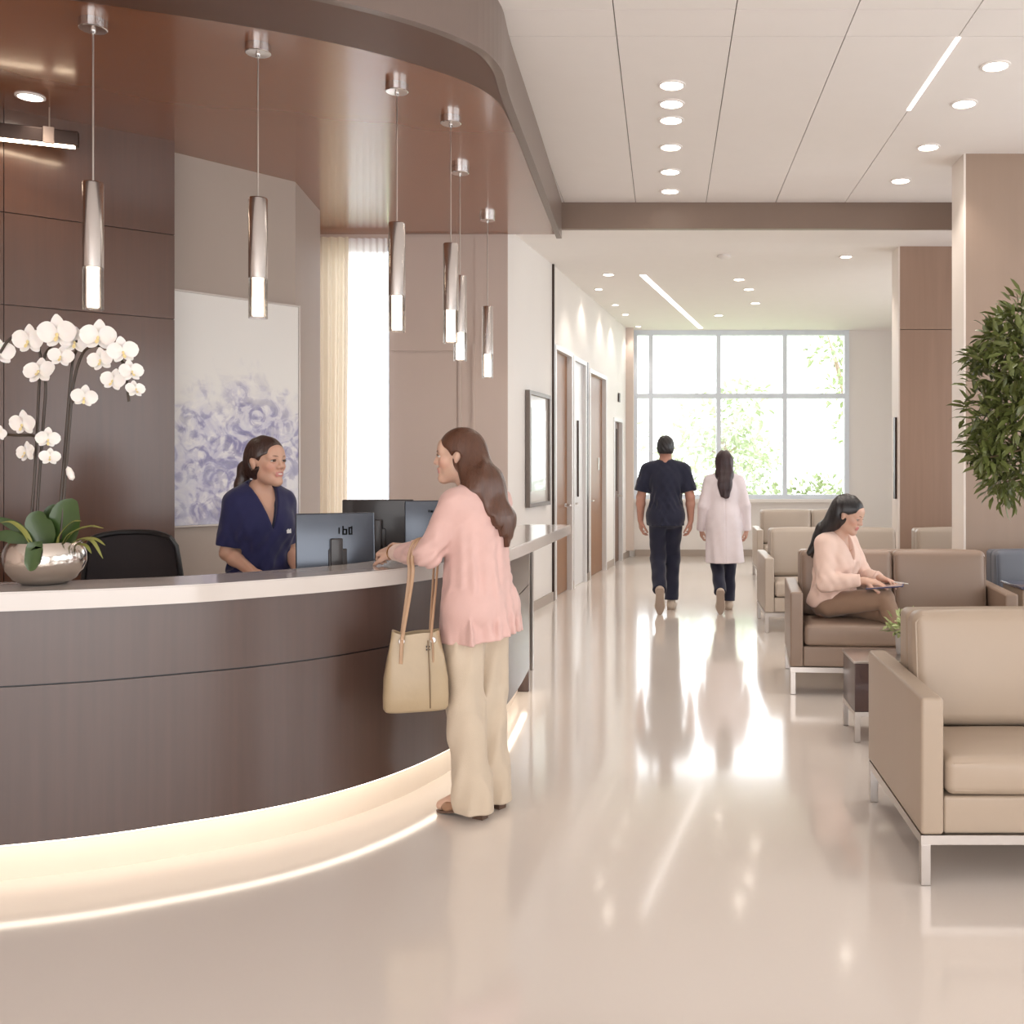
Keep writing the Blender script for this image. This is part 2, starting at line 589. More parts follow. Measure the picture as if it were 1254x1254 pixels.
# columns in the waiting area
w = MB()
w.box(2.37, 3.8, 8.08, 8.42, .16, ZC)
w.box(2.36, 3.8, 8.07, 8.43, 0, .153)
c1 = struct('column', w, M['column'], 'wide taupe column behind the second sofa')
MB().box(2.355, 2.37, 8.082, 8.42, .16, ZC).build('column_side', M['column_lit_side'], c1)  # thin slab that paints the lit side face lighter
w = MB()
for z0, z1 in ((0, .62), (.626, 2.86), (2.866, ZK)):
    w.box(2.37, 3.6, 10.35, 10.65, z0, z1)
c2 = struct('column', w, M['column_wood'], 'brown wood column farther back')
MB().box(2.355, 2.37, 10.352, 10.65, 0, ZK).build('column_side', M['column_lit_side'], c2)  # lit side face painted lighter here too
MB().box(2.335, 2.356, 10.42, 10.5, 1.15, 1.98).build('dark_strip', M['dark_metal'], c2)

# side glazing out of frame: daylight reaches the waiting area through it
w = MB()
for d0, d1 in ((-4, -2.2), (.6, 1.2), (3.8, 4.4), (7.0, 7.6), (10.4, 11.0), (14, DW)):
    w.box(5.6, 5.8, d0, d1, 0, ZC)
w.box(5.6, 5.8, -4, DW, 0, .5)
w.box(5.6, 5.8, -4, DW, 3.3, ZC)
struct('wall_right', w, M['white_wall'], 'white side wall with tall windows')
wf = MB()
k = 3
for d0, d1 in ((-2.2, .6), (1.2, 3.8), (4.4, 7.0), (7.6, 10.4), (11.0, 14.0)):
    fb = MB()
    for d in (d0 + .03, (d0 + d1) / 2, d1 - .03):
        fb.box(5.66, 5.72, d - .03, d + .03, .5, 3.3)
    for z in (.53, 3.27):
        fb.box(5.66, 5.72, d0, d1, z - .03, z + .03)
    o = struct('window_%d' % k, fb, M['frame'], 'tall side window')
    MB().box(5.685, 5.695, d0 + .06, (d0 + d1) / 2 - .03, .56, 3.24).build('window_pane', M['pane'], o)
    MB().box(5.685, 5.695, (d0 + d1) / 2 + .03, d1 - .06, .56, 3.24).build('window_pane', M['pane'], o)
    k += 1
# unseen wall behind the viewer, its wide open gap added for fill daylight
w = MB()
w.box(-7, -4.6, -4.2, -4, 0, ZC)
w.box(4.6, 7, -4.2, -4, 0, ZC)
w.box(-4.6, 4.6, -4.2, -4, 3.2, ZC)
struct('wall_entrance', w, M['white_wall'], 'entrance wall')
struct('wall_side', MB().box(-7.1, -6.6, -4, 9.6, 0, ZC), M['taupe_wall'], 'side wall beyond the reception')
# ================================================================== lamps
def spot(loc, energy, col=(1, .92, .83), size=1.9, blend=.7, radius=.05):
    l = bpy.data.lights.new('downlight_lamp', 'SPOT')
    l.energy, l.color, l.spot_size, l.spot_blend, l.shadow_soft_size = energy, col, size, blend, radius
    o = bpy.data.objects.new('downlight_lamp', l)
    COL.objects.link(o)
    o.location = loc
    return o


def downlight(x, d, z, label, group, r=.075, energy=30):
    t = thing('ceiling_downlight', label, 'ceiling light', (x, d, z), 0, group)
    MB().lathe([(r * 1.22, 0.0), (r * 1.22, -.006), (r * 1.0, -.009), (r * .98, -.001)], seg=28).build('trim_ring', M['ceiling'], t, True)
    MB().lathe([(0.0, -.0035), (r * .99, -.0035), (r * .99, -.0015), (0, -.0015)], seg=28).build('lens', M['down_disc'], t)
    if energy:
        l = spot((0, 0, -.03), energy)
        l.parent = t
    return t


ordn = ['nearest to the entrance', 'second from the entrance', 'third from the entrance', 'fourth from the entrance', 'fifth from the entrance', 'last before the beam']
for i, d in enumerate((6.62, 6.96, 7.29, 7.91, 8.57, 9.18)):
    downlight(.04, d, ZC, 'round ceiling downlight above the walkway, %s in its row' % ['first', 'second', 'third', 'fourth', 'fifth', 'sixth and last'][i] +
              (' before the beam' if i == 5 else ' counting from the entrance'), 'downlights above the walkway', energy=26)
for i, d in enumerate((6.3, 6.96, 7.91, 8.84)):
    downlight(2.03, d, ZC, 'round ceiling downlight above the sofas, %s of four towards the beam' % ['first', 'second', 'third', 'fourth'][i],
              'downlights above the sofas', energy=34)
for i, (x, y) in enumerate(((1036, 314), (905, 342), (917, 354), (925, 371), (745, 336), (880, 386))):
    d = (ZK - EYE) * F / (VY - y)
    downlight((x - VX) * d / F, d, ZK, 'small downlight in the lower ceiling, ' + [
        'close to the brown column', 'in the middle behind the beam', 'just beyond the middle one', 'over the seated waiting area',
        'beside the corridor doors', 'closest to the tall window'][i], 'downlights in the lower ceiling', .06, 30)
d = (ZS + .02 - EYE) * F / (VY - 118)
downlight((37 - VX) * d / F, d, ZS + .02, 'round downlight in the brown canopy above the hanging light bar', None, .065, 16)
for i, d in enumerate((12.85, 14.1, 15.0, 16.3)):
    downlight(CX(d) + .22, d, ZK, 'small wall-washing downlight above the corridor doors, %s from the counter end' % ['first', 'second', 'third', 'fourth'][i],
              'wall washers above the corridor doors', .045, 14)
# recessed slot lights
t = tag(MB().box(1.668, 1.696, 5.88, 7.09, ZC - .004, ZC - .0002).build('ceiling_slot_light', M['slot']), 'thin linear slot light set in a ceiling joint above the sofas', 'ceiling light')
a, b = px(787, 337, 11.9), px(858, 402, 16.5)
sl = MB()
dv = (b - a).normalized()
nv = Vector((dv.y, -dv.x, 0)) * .035
sl.add([(a + nv)[:2] + (ZK - .006,), (b + nv)[:2] + (ZK - .006,), (b - nv)[:2] + (ZK - .006,), (a - nv)[:2] + (ZK - .006,),
        (a + nv)[:2] + (ZK - .0003,), (b + nv)[:2] + (ZK - .0003,), (b - nv)[:2] + (ZK - .0003,), (a - nv)[:2] + (ZK - .0003,)],
       [(0, 1, 2, 3), (7, 6, 5, 4), (0, 4, 5, 1), (1, 5, 6, 2), (2, 6, 7, 3), (3, 7, 4, 0)])
tag(sl.build('ceiling_slot_light', M['slot']), 'long slanted linear light in the lower ceiling towards the tall window', 'ceiling light')
sd = thing('smoke_detector', 'small white smoke detector on the lower ceiling', 'detector', px(887, 313, 10.8))
sd.location.z = ZK
MB().lathe([(.07, 0), (.07, -.02), (.045, -.035), (0, -.036)], seg=20).build('cover', M['white_wall'], sd, True)

# pendants
pend = [(114, 25, 'first hanging cylinder lamp, above the white orchids'),
        (316, 55, 'second hanging cylinder lamp, in front of the pale painting'),
        (486, 103, 'third hanging cylinder lamp, in front of the sheer curtain edge'),
        (552, 143, 'fourth hanging cylinder lamp, over the head of the visitor in pink'),
        (560, 205, 'fifth hanging cylinder lamp, partly behind the fourth one'),
        (597, 264, 'last hanging cylinder lamp, deepest in the row under the canopy')]
ZP = ZS + .02
pd = None
for i, (x, y, lab) in enumerate(pend):
    d = (ZP - EYE) * F / (VY - y)
    loc = ((x - VX) * d / F, d, ZP)
    if i == 4:
        loc = (loc[0] + .02, d, ZP)
    if pd is None:
        t = thing('pendant_lamp', 'pendant', 'pendant lamp', loc, 0, 'cylinder pendants over the reception counter')
        MB().lathe([(.064, 0), (.064, -.042), (.060, -.046), (.012, -.048), (.010, -.066), (0, -.066)], seg=28).build('ceiling_cap', M['metal'], t, True)
        zt = 2.865 - ZP
        zb = 2.245 - ZP
        MB().tube([(0, 0, -.04), (0, 0, zt)], .0045, 8).build('cable', M['steel_leg'], t)
        MB().lathe([(0, zt), (.044, zt - .002), (.047, zt - .008), (.047, zb + .205), (.0445, zb + .203), (.0445, zb + .22), (0, zb + .222)][::-1], seg=32).build('lamp_body', M['metal'], t, True, .5)
        MB().lathe([(.047, zb), (.047, zb + .203), (.041, zb + .203), (.041, zb + .006), (0, zb + .006)], seg=32).build('glass_tube', M['lamp_glass'], t, True, .5)
        MB().lathe([(0, zb + .012), (.024, zb + .013), (.027, zb + .02), (.027, zb + .205), (0, zb + .206)], seg=24).build('light_core', M['lamp_core'], t, True, .5)
        pd = t
    else:
        t = copy_tree(pd)
        t.location = loc
    t['label'] = 'brushed metal ' + lab
# hanging light bar by the wood wall
p0, p1 = Vector((-4.75, 5.72, 0)), Vector((-3.575, 6.24, 0))
t = thing('hanging_light_bar', 'dark bar lamp with a glowing underside hanging by the wood wall', 'light bar', ((p0 + p1) / 2).to_tuple()[:2] + (3.425,), math.atan2(p1.y - p0.y, p1.x - p0.x))
hl = (p1 - p0).length / 2
MB().rbox(-hl, hl, -.03, .03, 0.005, .092, .006).build('housing', M['dark_metal'], t, True)
MB().box(-hl + .02, hl - .02, -.022, .022, -.004, .006).build('light_strip', M['bar_led'], t)
for s in (hl - .155, -hl + .155):
    b = MB()
    b.tube([(s, 0, .09), (s, 0, ZP - 3.425)], .004, 6)
    b.rbox(s - .03, s + .03, -.034, .034, .0, .1, .004)
    b.build('hanger', M['beam'], t)

# ================================================================== reception counter
W = catmull([(-4.6, 3.22), (-3.5, 3.36), (-2.346, 3.61), (-1.80, 3.85), (-1.42, 4.125), (-1.145, 4.52), (-.965, 5.05), (-.895, 5.66), (-.885, 6.2), (-.898, 6.75)], 8)
T = catmull([(-4.6, 3.17), (-3.5, 3.32), (-2.38, 3.575), (-1.84, 3.78), (-1.55, 3.985), (-1.27, 4.25), (-1.07, 4.56), (-.90, 5.03), (-.84, 5.4), (-.795, 6.0), (-.74, 7.0), (-.71, 7.69)], 8)
ct = thing('reception_counter', 'curved reception counter in dark wood with a white top and glowing base', 'reception counter', (0, 0, 0))
mb = MB()
for z0, z1 in ((.15, .706), (.712, .985)):
    mb.ribbon(W, offset(W, .10), z0, z1)
mb.build('wood_front', M['counter_wood'], ct, True, .5)
MB().ribbon(offset(W, .012), offset(W, .09), .70, .72).build('groove', M['black'], ct)
Ti = offset(T, .36)
mb = MB()
a, b = T, Ti
prof = [(0.0, .985), (-.0, 1.035), (.004, 1.042), (.012, 1.045)]
mb.ribbon([(p[0], p[1]) for p in T], Ti, .978, 1.04)
mb.ribbon(offset(T, .006), offset(T, .354), 1.04, 1.045)
mb.build('countertop', M['slab'], ct, True, .4)
K = offset(W, .075)
MB().ribbon(K, offset(W, .12), 0, .15).build('plinth', M['plinth'], ct, True, .5)
MB().ribbon(offset(W, .012), offset(W, .05), .142, .149).build('led_strip', M['led'], ct)
Wd = offset(W, .12)
MB().ribbon(Wd, offset(W, .95), .72, .75).build('work_surface', M['slab'], ct, True, .4)
MB().ribbon(offset(W, .10), offset(W, .12), .15, .98).build('inner_panel', M['column'], ct, True, .5)
MB().rbox(-1.02, -.90, 6.74, 6.77, 0, .978, .005).build('end_panel', M['counter_wood'], ct)
MB().rbox(-.99, -.965, 7.45, 7.5, 0, .978, .004).build('support_post', M['steel_leg'], ct)


# ================================================================== sofas
def leather(name, c, c2=None):
    return pbr(name, c, .42, var=.05, scale=(2.2, 2.2, 2.2), detail=3, bump=.10, bscale=(7, 7, 4), spec=.45, coat=.08, coat_rough=.35)


M['sofa_beige'] = leather('sofa_beige_leather', srgb(172, 154, 136))
M['sofa_taupe'] = leather('sofa_taupe_leather', srgb(146, 125, 110))
M['sofa_pale'] = leather('sofa_pale_leather', srgb(186, 173, 160))
M['sofa_blue'] = leather('armchair_blue_leather', srgb(104, 108, 118))


def sofa(name, label, loc, rz, mat, w=1.5, dep=.95, cushions=2, bp=.575, cat='sofa', group='lobby sofas', arm_h=.665, back_h=.905):
    """Front edge along local y=0, left end at x=0, depth towards +y."""
    t = thing(name, label, cat, loc, rz, group)
    A = .082
    for x in (0, w - A):
        o = MB().rbox(x, x + A, 0, dep, .178, arm_h, .014, 3, (0, 0, .0), 4).build('arm', mat, t, True, 0)
        e = MB()
        for yy in (.012,):
            for xx in (x + .010, x + A - .010):
                e.tube([(xx, yy - .008, .19), (xx, yy - .008, arm_h - .016), (xx, yy + .01, arm_h - .004), (xx, dep - .03, arm_h - .003)], .0035, 6)
        e.build('piping', mat, o, True)
    MB().rbox(A + .002, w - A - .002, .012, dep - .03, .178, .312, .012, 3, (0, 0, 0), 4).build('seat_base', mat, t, True, 0)
    MB().rbox(A + .004, w - A - .004, bp, bp + .145, .30, back_h - .012, .03, 3, (0, .008, .006), 6).build('back_panel', mat, t, True, 0)
    cw = (w - 2 * A - .012) / cushions
    for i in range(cushions):
        x0 = A + .006 + i * cw
        o = MB().rbox(x0 + .002, x0 + cw - .002, .0, bp - .115, .318, .452, .032, 4, (.002, .010, .020), 10).build('seat_cushion', mat, t, True, 0)
        tb = MB()
        for zz in (.432, .338):
            tb.tube([(x0 + .014, bp - .13, zz), (x0 + .008, .03, zz), (x0 + .03, .003, zz), (x0 + cw - .03, .003, zz), (x0 + cw - .008, .03, zz), (x0 + cw - .014, bp - .13, zz)], .0035, 6)
        tb.build('piping', mat, o, True)
        R = Matrix.Translation((0, bp - .07, .45)) @ Matrix.Rotation(-.10, 4, 'X') @ Matrix.Translation((0, -(bp - .07), -.45))
        o = MB().rbox(x0 + .003, x0 + cw - .003, bp - .14, bp + .005, .452, back_h - .004, .045, 4, (.004, .022, .012), 10, R).build('back_cushion', mat, t, True, 0)
        tb = MB()
        ring = [(x0 + .014, .48), (x0 + .012, back_h - .05), (x0 + .04, back_h - .022), (x0 + cw - .04, back_h - .022), (x0 + cw - .012, back_h - .05), (x0 + cw - .014, .48)]
        for yy in (bp - .128, bp - .012):
            tb.tube([R @ Vector((p, yy, q)) for p, q in ring], .004, 6)
        tb.build('piping', mat, o, True)
    r = MB()
    r.box(.0, w, .0, .035, .145, .178)
    r.box(.0, w, dep - .05, dep - .015, .145, .178)
    r.box(.0, .035, .035, dep - .05, .145, .178)
    r.box(w - .035, w, .035, dep - .05, .145, .178)
    r.build('base_rail', M['steel_leg'], t)
    for x in (0, w - .035):
        for y in (0, dep - .05):
            MB().rbox(x, x + .035, y, y + .035, 0, .146, .003, 1).build('leg', M['steel_leg'], t)
    return t


sofa('sofa', 'large beige leather sofa closest to the viewer with a chrome base', (.906, 3.63, 0), 0, M['sofa_beige'])
sofa('sofa', 'taupe leather sofa on which the woman with the tablet sits', (.812, 6.66, 0), -.075, M['sofa_taupe'], 1.45, .90)
sofa('sofa', 'pale leather sofa directly behind the seated woman', (.885, 9.11, 0), -.01, M['sofa_pale'], 1.36, .92)
sofa('sofa', 'pale leather sofa below the brown wood column', (2.27, 9.12, 0), 0, M['sofa_pale'], 1.45, .92)
sofa('sofa', 'pale sofa farthest away, close to the tall window', (1.17, 13.1, 0), -.02, M['sofa_pale'], 1.5, .92)
sofa('armchair', 'blue grey armchair partly hidden behind the taupe sofa', (2.345, 7.2, 0), -.03, M['sofa_blue'], .9, .78, 1, .50, 'armchair', None, .6, .865)

# small tables
t = thing('side_table', 'dark wood box table on steel legs between the two front sofas', 'side table', (1.017, 5.5, 0))
MB().rbox(.0, .60, 0, .36, .165, .425, .004, 2).build('table_box', pbr('table_wood', srgb(72, 50, 46), .35, var=.2, scale=(30, 30, 2), coat=.3), t, True)
MB().rbox(-.008, .608, -.008, .368, .425, .440, .004, 2).build('tabletop', M['steel_leg'], t, True)
mb = MB()
mb.box(0, .6, 0, .03, .14, .165); mb.box(0, .6, .36, .39, .14, .165); mb.box(0, .03, .03, .36, .14, .165); mb.box(.57, .6, .03, .36, .14, .165)
mb.build('base_rail', M['steel_leg'], t)
for x in (0, .57):
    for y in (0, .36):
        MB().rbox(x, x + .03, y, y + .03, 0, .141, .003, 1).build('leg', M['steel_leg'], t)
t = thing('lamp_table', 'beige box table with a dark glass top beside the taupe sofa', 'side table', (2.345, 6.72, 0))
MB().rbox(0, .42, 0, .40, .08, .675, .008, 2).build('table_box', M['sofa_beige'], t, True)
MB().rbox(-.012, .432, -.012, .412, .675, .692, .004, 2).build('tabletop', pbr('dark_glass', srgb(70, 72, 96), .08, var=.02, coat=.5), t, True)
for x in (.02, .37):
    for y in (.02, .35):
        MB().rbox(x, x + .03, y, y + .03, 0, .081, .003, 1).build('leg', M['steel_leg'], t)

# ================================================================== plants
def leaf_strip(mb, pts, wid, up, mi=0, fold=.25):
    """A blade along pts, wid gives the half width at each point, folded along its midrib."""
    n = len(pts)
    vs = []
    for i in range(n):
        t = (Vector(pts[min(i + 1, n - 1)]) - Vector(pts[max(i - 1, 0)])).normalized()
        s = t.cross(Vector(up)).normalized()
        u = s.cross(t).normalized()
        p = Vector(pts[i])
        h = wid[i]
        vs += [p - s * h + u * h * fold, p, p + s * h + u * h * fold]
    fs = []
    for i in range(n - 1):
        o = i * 3
        fs += [(o, o + 1, o + 4, o + 3), (o + 1, o + 2, o + 5, o + 4)]
    mb.add(vs, fs, mi)


M['leaf'] = pbr('orchid_leaf', srgb(54, 76, 34), .35, var=.4, scale=(9, 9, 9), coat=.2)
M['leaf_light'] = pbr('grassy_leaf', srgb(140, 140, 72), .45, var=.3, scale=(12, 12, 12))
M['stem'] = pbr('orchid_stem', srgb(60, 46, 34), .45, var=.2)
M['petal'] = pbr('white_petal', srgb(236, 229, 223), .5, var=.03, scale=(30, 30, 30), sss=.15)
M['lip'] = pbr('orchid_lip', srgb(232, 208, 150), .5, var=.3, scale=(300, 300, 300))
BD = 3.86
base = px(55, 716, BD)
base.z = 1.045
orch = thing('potted_orchid', 'white orchids in a silver bowl on the reception counter', 'orchid', base)
MB().lathe([(.05, 0), (.075, .002), (.105, .02), (.132, .055), (.141, .085), (.139, .115), (.128, .145), (.118, .158), (.112, .156), (.12, .14), (.13, .11), (.125, .10), (0, .10)], seg=48).build('bowl', M['silver'], orch, True, .8)
MB().lathe([(0, .145), (.06, .15), (.115, .132), (.118, .12), (0, .12)], seg=24).build('moss', pbr('moss', srgb(60, 58, 34), .9, var=.5, scale=(60, 60, 60), bump=.8, bscale=(90, 90, 90)), orch, True)


def ol(x, y, dd=0.0):
    return px(x, y, BD + dd) - base


stems = [[(36, 655, .0), (38, 640, .0), (44, 560, .0), (48, 470, .02), (50, 440, .02), (44, 418, .0), (30, 408, -.02), (12, 415, -.03), (0, 432, -.03)],
         [(46, 655, .01), (46, 620, .01), (53, 520, .02), (56, 475, .02), (54, 440, .02), (62, 425, .01), (72, 418, -.01), (95, 418, -.02)],
         [(68, 660, .02), (72, 640, .02), (82, 520, .03), (87, 460, .03), (92, 432, .02), (104, 416, .0)],
         [(74, 660, .0), (76, 640, .0), (86, 510, .0), (90, 470, .0), (98, 440, -.01), (108, 426, -.02), (125, 424, -.03), (145, 436, -.03), (155, 455, -.03), (156, 475, -.03), (158, 492, -.03)],
         [(46, 535, .015), (38, 533, .0), (22, 533, -.02), (8, 532, -.02), (-6, 530, -.02)],
         [(85, 496, .03), (92, 491, .0), (100, 489, -.02)]]
for s in stems:
    mb = MB()
    pts = catmull([ol(*p) for p in s], 5)
    mb.tube(pts, [.0052 if len(s) > 3 else .003] * len(pts), 8)
    mb.build('stem', M['stem'], orch, True)
flowers = [(-2, 432, 19, -.03, .3, .0), (36, 417, 20, -.04, -.15, .05), (71, 408, 23, -.05, .0, .1), (92, 418, 18, -.02, .2, .1), (121, 412, 21, -.05, .1, 0),
           (150, 430, 18, -.05, .5, .1), (124, 441, 16, -.06, -.1, -.1), (75, 437, 15, -.04, .2, -.2), (49, 455, 19, -.05, -.1, -.35), (160, 455, 15, -.05, .7, -.2),
           (139, 466, 15, -.06, .0, -.1), (165, 477, 12, -.04, .7, -.3), (103, 486, 15, -.04, .4, .2), (29, 519, 17, -.04, -.2, .1), (58, 537, 14, -.05, .6, .2),
           (33, 554, 14, -.04, -.4, -.1), (61, 560, 12, -.05, .4, -.3), (-1, 531, 10, -.03, 0, 0)]


def petal(mb, ang, r0, ln, wd, T, tilt=0.1, mi=0, n=8, pw=.75):
    """Rounded petal pointing along ang in the flower plane (x right, z up, -y towards the viewer)."""
    dx, dz = math.cos(ang), math.sin(ang)
    rows = []
    for i in range(n + 1):
        t = i / n
        h = wd * math.sin(PI * min(1, (t * .93 + .035))) ** pw
        c = r0 + ln * t
        yb = tilt * ln * (math.sin(t * PI * .5)) - .10 * ln * t * t
        row = []
        for k in range(-2, 3):
            s = k / 2 * h
            row.append(T @ Vector((dx * c - dz * s, yb - .12 * h * abs(k / 2) ** 2 + .02 * ln * math.sin(7 * t + k), dz * c + dx * s)))
        rows.append(row)
    vs = [v for r in rows for v in r]
    fs = []
    for i in range(n):
        for k in range(4):
            fs.append((i * 5 + k, i * 5 + k + 1, i * 5 + k + 6, i * 5 + k + 5))
    mb.add(vs, fs, mi)


rnd = random.Random(3)
for (x, y, r, dd, yaw, pit) in flowers:
    rr = r * BD / F
    T = Matrix.Translation(ol(x, y, dd)) @ Matrix.Rotation(yaw + .15, 4, 'Z') @ Matrix.Rotation(pit, 4, 'X') @ Matrix.Rotation(rnd.uniform(-.2, .2), 4, 'Y')
    mb = MB()
    for a, l, wd, tl in ((PI / 2, 1.0, .33, .12), (PI * 1.18 + .3, .85, .30, .14), (-PI * .18 - .3, .85, .30, .14)):
        petal(mb, a, .0, rr * l, rr * wd, T, tl)
    T2 = T @ Matrix.Translation((0, -.004, 0))
    for a in (.16, PI - .16):
        petal(mb, a, .0, rr * .98, rr * .56, T2, .02, pw=.6)
    fo = mb.build('flower', M['petal'], orch, True, 0)
    lb = MB()
    T3 = T @ Matrix.Translation((0, -.012, -.08 * rr))
    lb.lathe([(0, -.15 * rr), (.06 * rr, -.10 * rr), (.085 * rr, 0), (.05 * rr, .08 * rr), (0, .10 * rr)], seg=10, T=T3)
    petal(lb, -PI / 2, .01, rr * .30, rr * .11, T2 @ Matrix.Translation((0, -.01, 0)), -.5)
    lb.build('lip', M['lip'], fo, True)
bd = MB()
bd.lathe([(0, -.028), (.010, -.02), (.013, 0), (.009, .02), (0, .03)], seg=12, T=Matrix.Translation(ol(86, 580, -.02)) @ Matrix.Rotation(-.35, 4, 'Y'))
bd.build('bud', M['petal'], orch, True)
big = [((70, 668), (78, 655), (84, 628), (92, 612), .062, .0), ((58, 670), (54, 655), (48, 638), (50, 626), .052, -.02), ((66, 668), (66, 650), (64, 630), (68, 618), .035, .04),
       ((45, 672), (35, 660), (20, 645), (-4, 634), .022, -.02), ((42, 674), (28, 664), (8, 656), (-12, 660), .024, -.05), ((48, 676), (44, 668), (40, 690), (36, 699), .03, -.13)]
for i, (p0, p1, p2, p3, wd, dd) in enumerate(big):
    mb = MB()
    pts = catmull([ol(p[0], p[1], dd + (0 if i != 5 else (0, .0, -.015, -.02)[k])) for k, p in enumerate((p0, p1, p2, p3))], 4)
    n = len(pts)
    ws = [wd * math.sin(PI * (.08 + .9 * k / (n - 1))) ** .6 for k in range(n)]
    leaf_strip(mb, pts, ws, (0, -1, .15))
    mb.build('leaf', M['leaf'], orch, True, 0)
grass = [((75, 672), (90, 652), (110, 645), (127, 647)), ((78, 675), (95, 662), (115, 660), (129, 668)), ((78, 676), (96, 666), (112, 662), (126, 684)), ((74, 670), (84, 655), (100, 648), (116, 643)),
         ((38, 674), (24, 668), (10, 672), (-3, 682)), ((80, 676), (90, 668), (104, 668), (112, 678)), ((40, 670), (30, 652), (15, 640), (0, 640)), ((70, 672), (74, 655), (88, 640), (100, 638))]
for i, g in enumerate(grass):
    mb = MB()
    pts = catmull([ol(p[0], p[1], -.05 + .02 * (i % 3)) for p in g], 4)
    n = len(pts)
    leaf_strip(mb, pts, [.0105 * math.sin(PI * (.12 + .87 * k / (n - 1))) ** .7 for k in range(n)], (0, -.35, 1))
    mb.build('grass_blade', M['leaf_light'], orch, True, 0)


def leafcloud(n, fn, ln, wd, rnd, mb=None):
    """n small pointed leaves placed by fn() -> (point, outward direction)."""
    mb = mb or MB()
    for _ in range(n):
        p, out = fn()
        d = (out + Vector((rnd.gauss(0, .55), rnd.gauss(0, .55), rnd.gauss(-.15, .5)))).normalized()
        u = Vector((rnd.gauss(0, .6), rnd.gauss(0, .6), 1)).normalized()
        s = d.cross(u)
        if s.length < .05:
            continue
        s.normalize()
        l, w = ln * rnd.uniform(.6, 1.25), wd * rnd.uniform(.7, 1.2)
        nrm = s.cross(d)
        a = p + d * l * .35 + nrm * l * .05
        b = p + d * l * .75 + nrm * l * .04
        e = p + d * l - nrm * l * .08
        mb.add([p, a - s * w, a + s * w, b - s * w * .7, b + s * w * .7, e, a - nrm * w * .3, b - nrm * w * .25],
               [(0, 6, 1), (0, 2, 6), (1, 6, 7, 3), (6, 2, 4, 7), (3, 7, 5), (7, 4, 5)])
    return mb


M['ficus'] = pbr('ficus_leaf', srgb(102, 110, 58), .4, var=.6, scale=(9, 9, 9), coat=.1)
M['bark'] = pbr('bark', srgb(110, 88, 66), .8, var=.3, scale=(20, 20, 4), bump=.4)
M['pot'] = pbr('planter_grey', srgb(150, 142, 136), .5, var=.08)
fx = thing('potted_ficus', 'leafy green indoor tree in front of the taupe column', 'indoor tree', (2.50, 5.75, 0))
MB().lathe([(.17, 0), (.20, .02), (.24, .48), (.225, .48), (.22, .44), (0, .44)], seg=36).build('planter', M['pot'], fx, True, .6)
MB().lathe([(0, .445), (.219, .442), (.219, .43), (0, .43)], seg=24).build('soil', M['stem'], fx)
mb = MB()
rf = random.Random(11)
tops = []
mb.tube([(0, 0, .43), (.02, .01, .9), (-.03, 0, 1.4), (-.02, .02, 1.75)], [.035, .03, .026, .018], 10)
tr = mb.build('trunk', M['bark'], fx, True)
clumps = []
for (x, y, d, r) in ((1248, 398, 5.7, .15), (1222, 415, 5.8, .11), (1248, 440, 5.6, .2), (1222, 470, 5.75, .16), (1252, 500, 5.6, .22), (1205, 503, 5.7, .13), (1228, 535, 5.65, .19), (1250, 570, 5.7, .17),
                     (1205, 545, 5.75, .10), (1232, 590, 5.7, .12), (1280, 400, 5.8, .25), (1300, 480, 5.6, .3), (1340, 430, 5.8, .3), (1360, 540, 5.7, .3), (1300, 570, 5.8, .25), (1300, 385, 5.9, .2), (1198, 440, 5.8, .06), (1212, 560, 5.6, .08)):
    clumps.append((px(x, y, d) - Vector((2.50, 5.75, 0)), r))
bmb = MB()
for c, r in clumps:
    s = Vector((-.02, .01, 1.05 + .5 * rf.random()))
    mid = (s + c) / 2 + Vector((0, 0, .08))
    bmb.tube([s, mid, c], [.011, .008, .004], 6)
bmb.build('branches', M['bark'], fx, True)
lm = MB()
for c, r in clumps:
    def fn():
        v = Vector((rf.gauss(0, 1), rf.gauss(0, 1), rf.gauss(0, 1))).normalized()
        return c + v * r * rf.random() ** .5, v
    leafcloud(int(70 + 1200 * r * r * 3), fn, .095, .014, rf, lm)
lm.build('foliage', M['ficus'], fx, True, 0)

# small plant on the side table
sp = thing('potted_plant', 'small pale green plant in a white pot on the dark side table', 'plant', (1.335, 5.70, .44))
MB().lathe([(.045, 0), (.05, .01), (.058, .12), (.052, .12), (.05, .105), (0, .105)], seg=28).build('pot', M['white_wall'], sp, True, .6)
rp = random.Random(5)
def fn():
    v = Vector((rp.gauss(0, 1), rp.gauss(0, 1), abs(rp.gauss(.5, .8)))).normalized()
    return Vector((0, 0, .12)) + v * .11 * rp.random() ** .6, v
leafcloud(170, fn, .05, .010, rp).build('foliage', pbr('pale_leaf', srgb(178, 190, 132), .5, var=.3, scale=(20, 20, 20)), sp, True, 0)

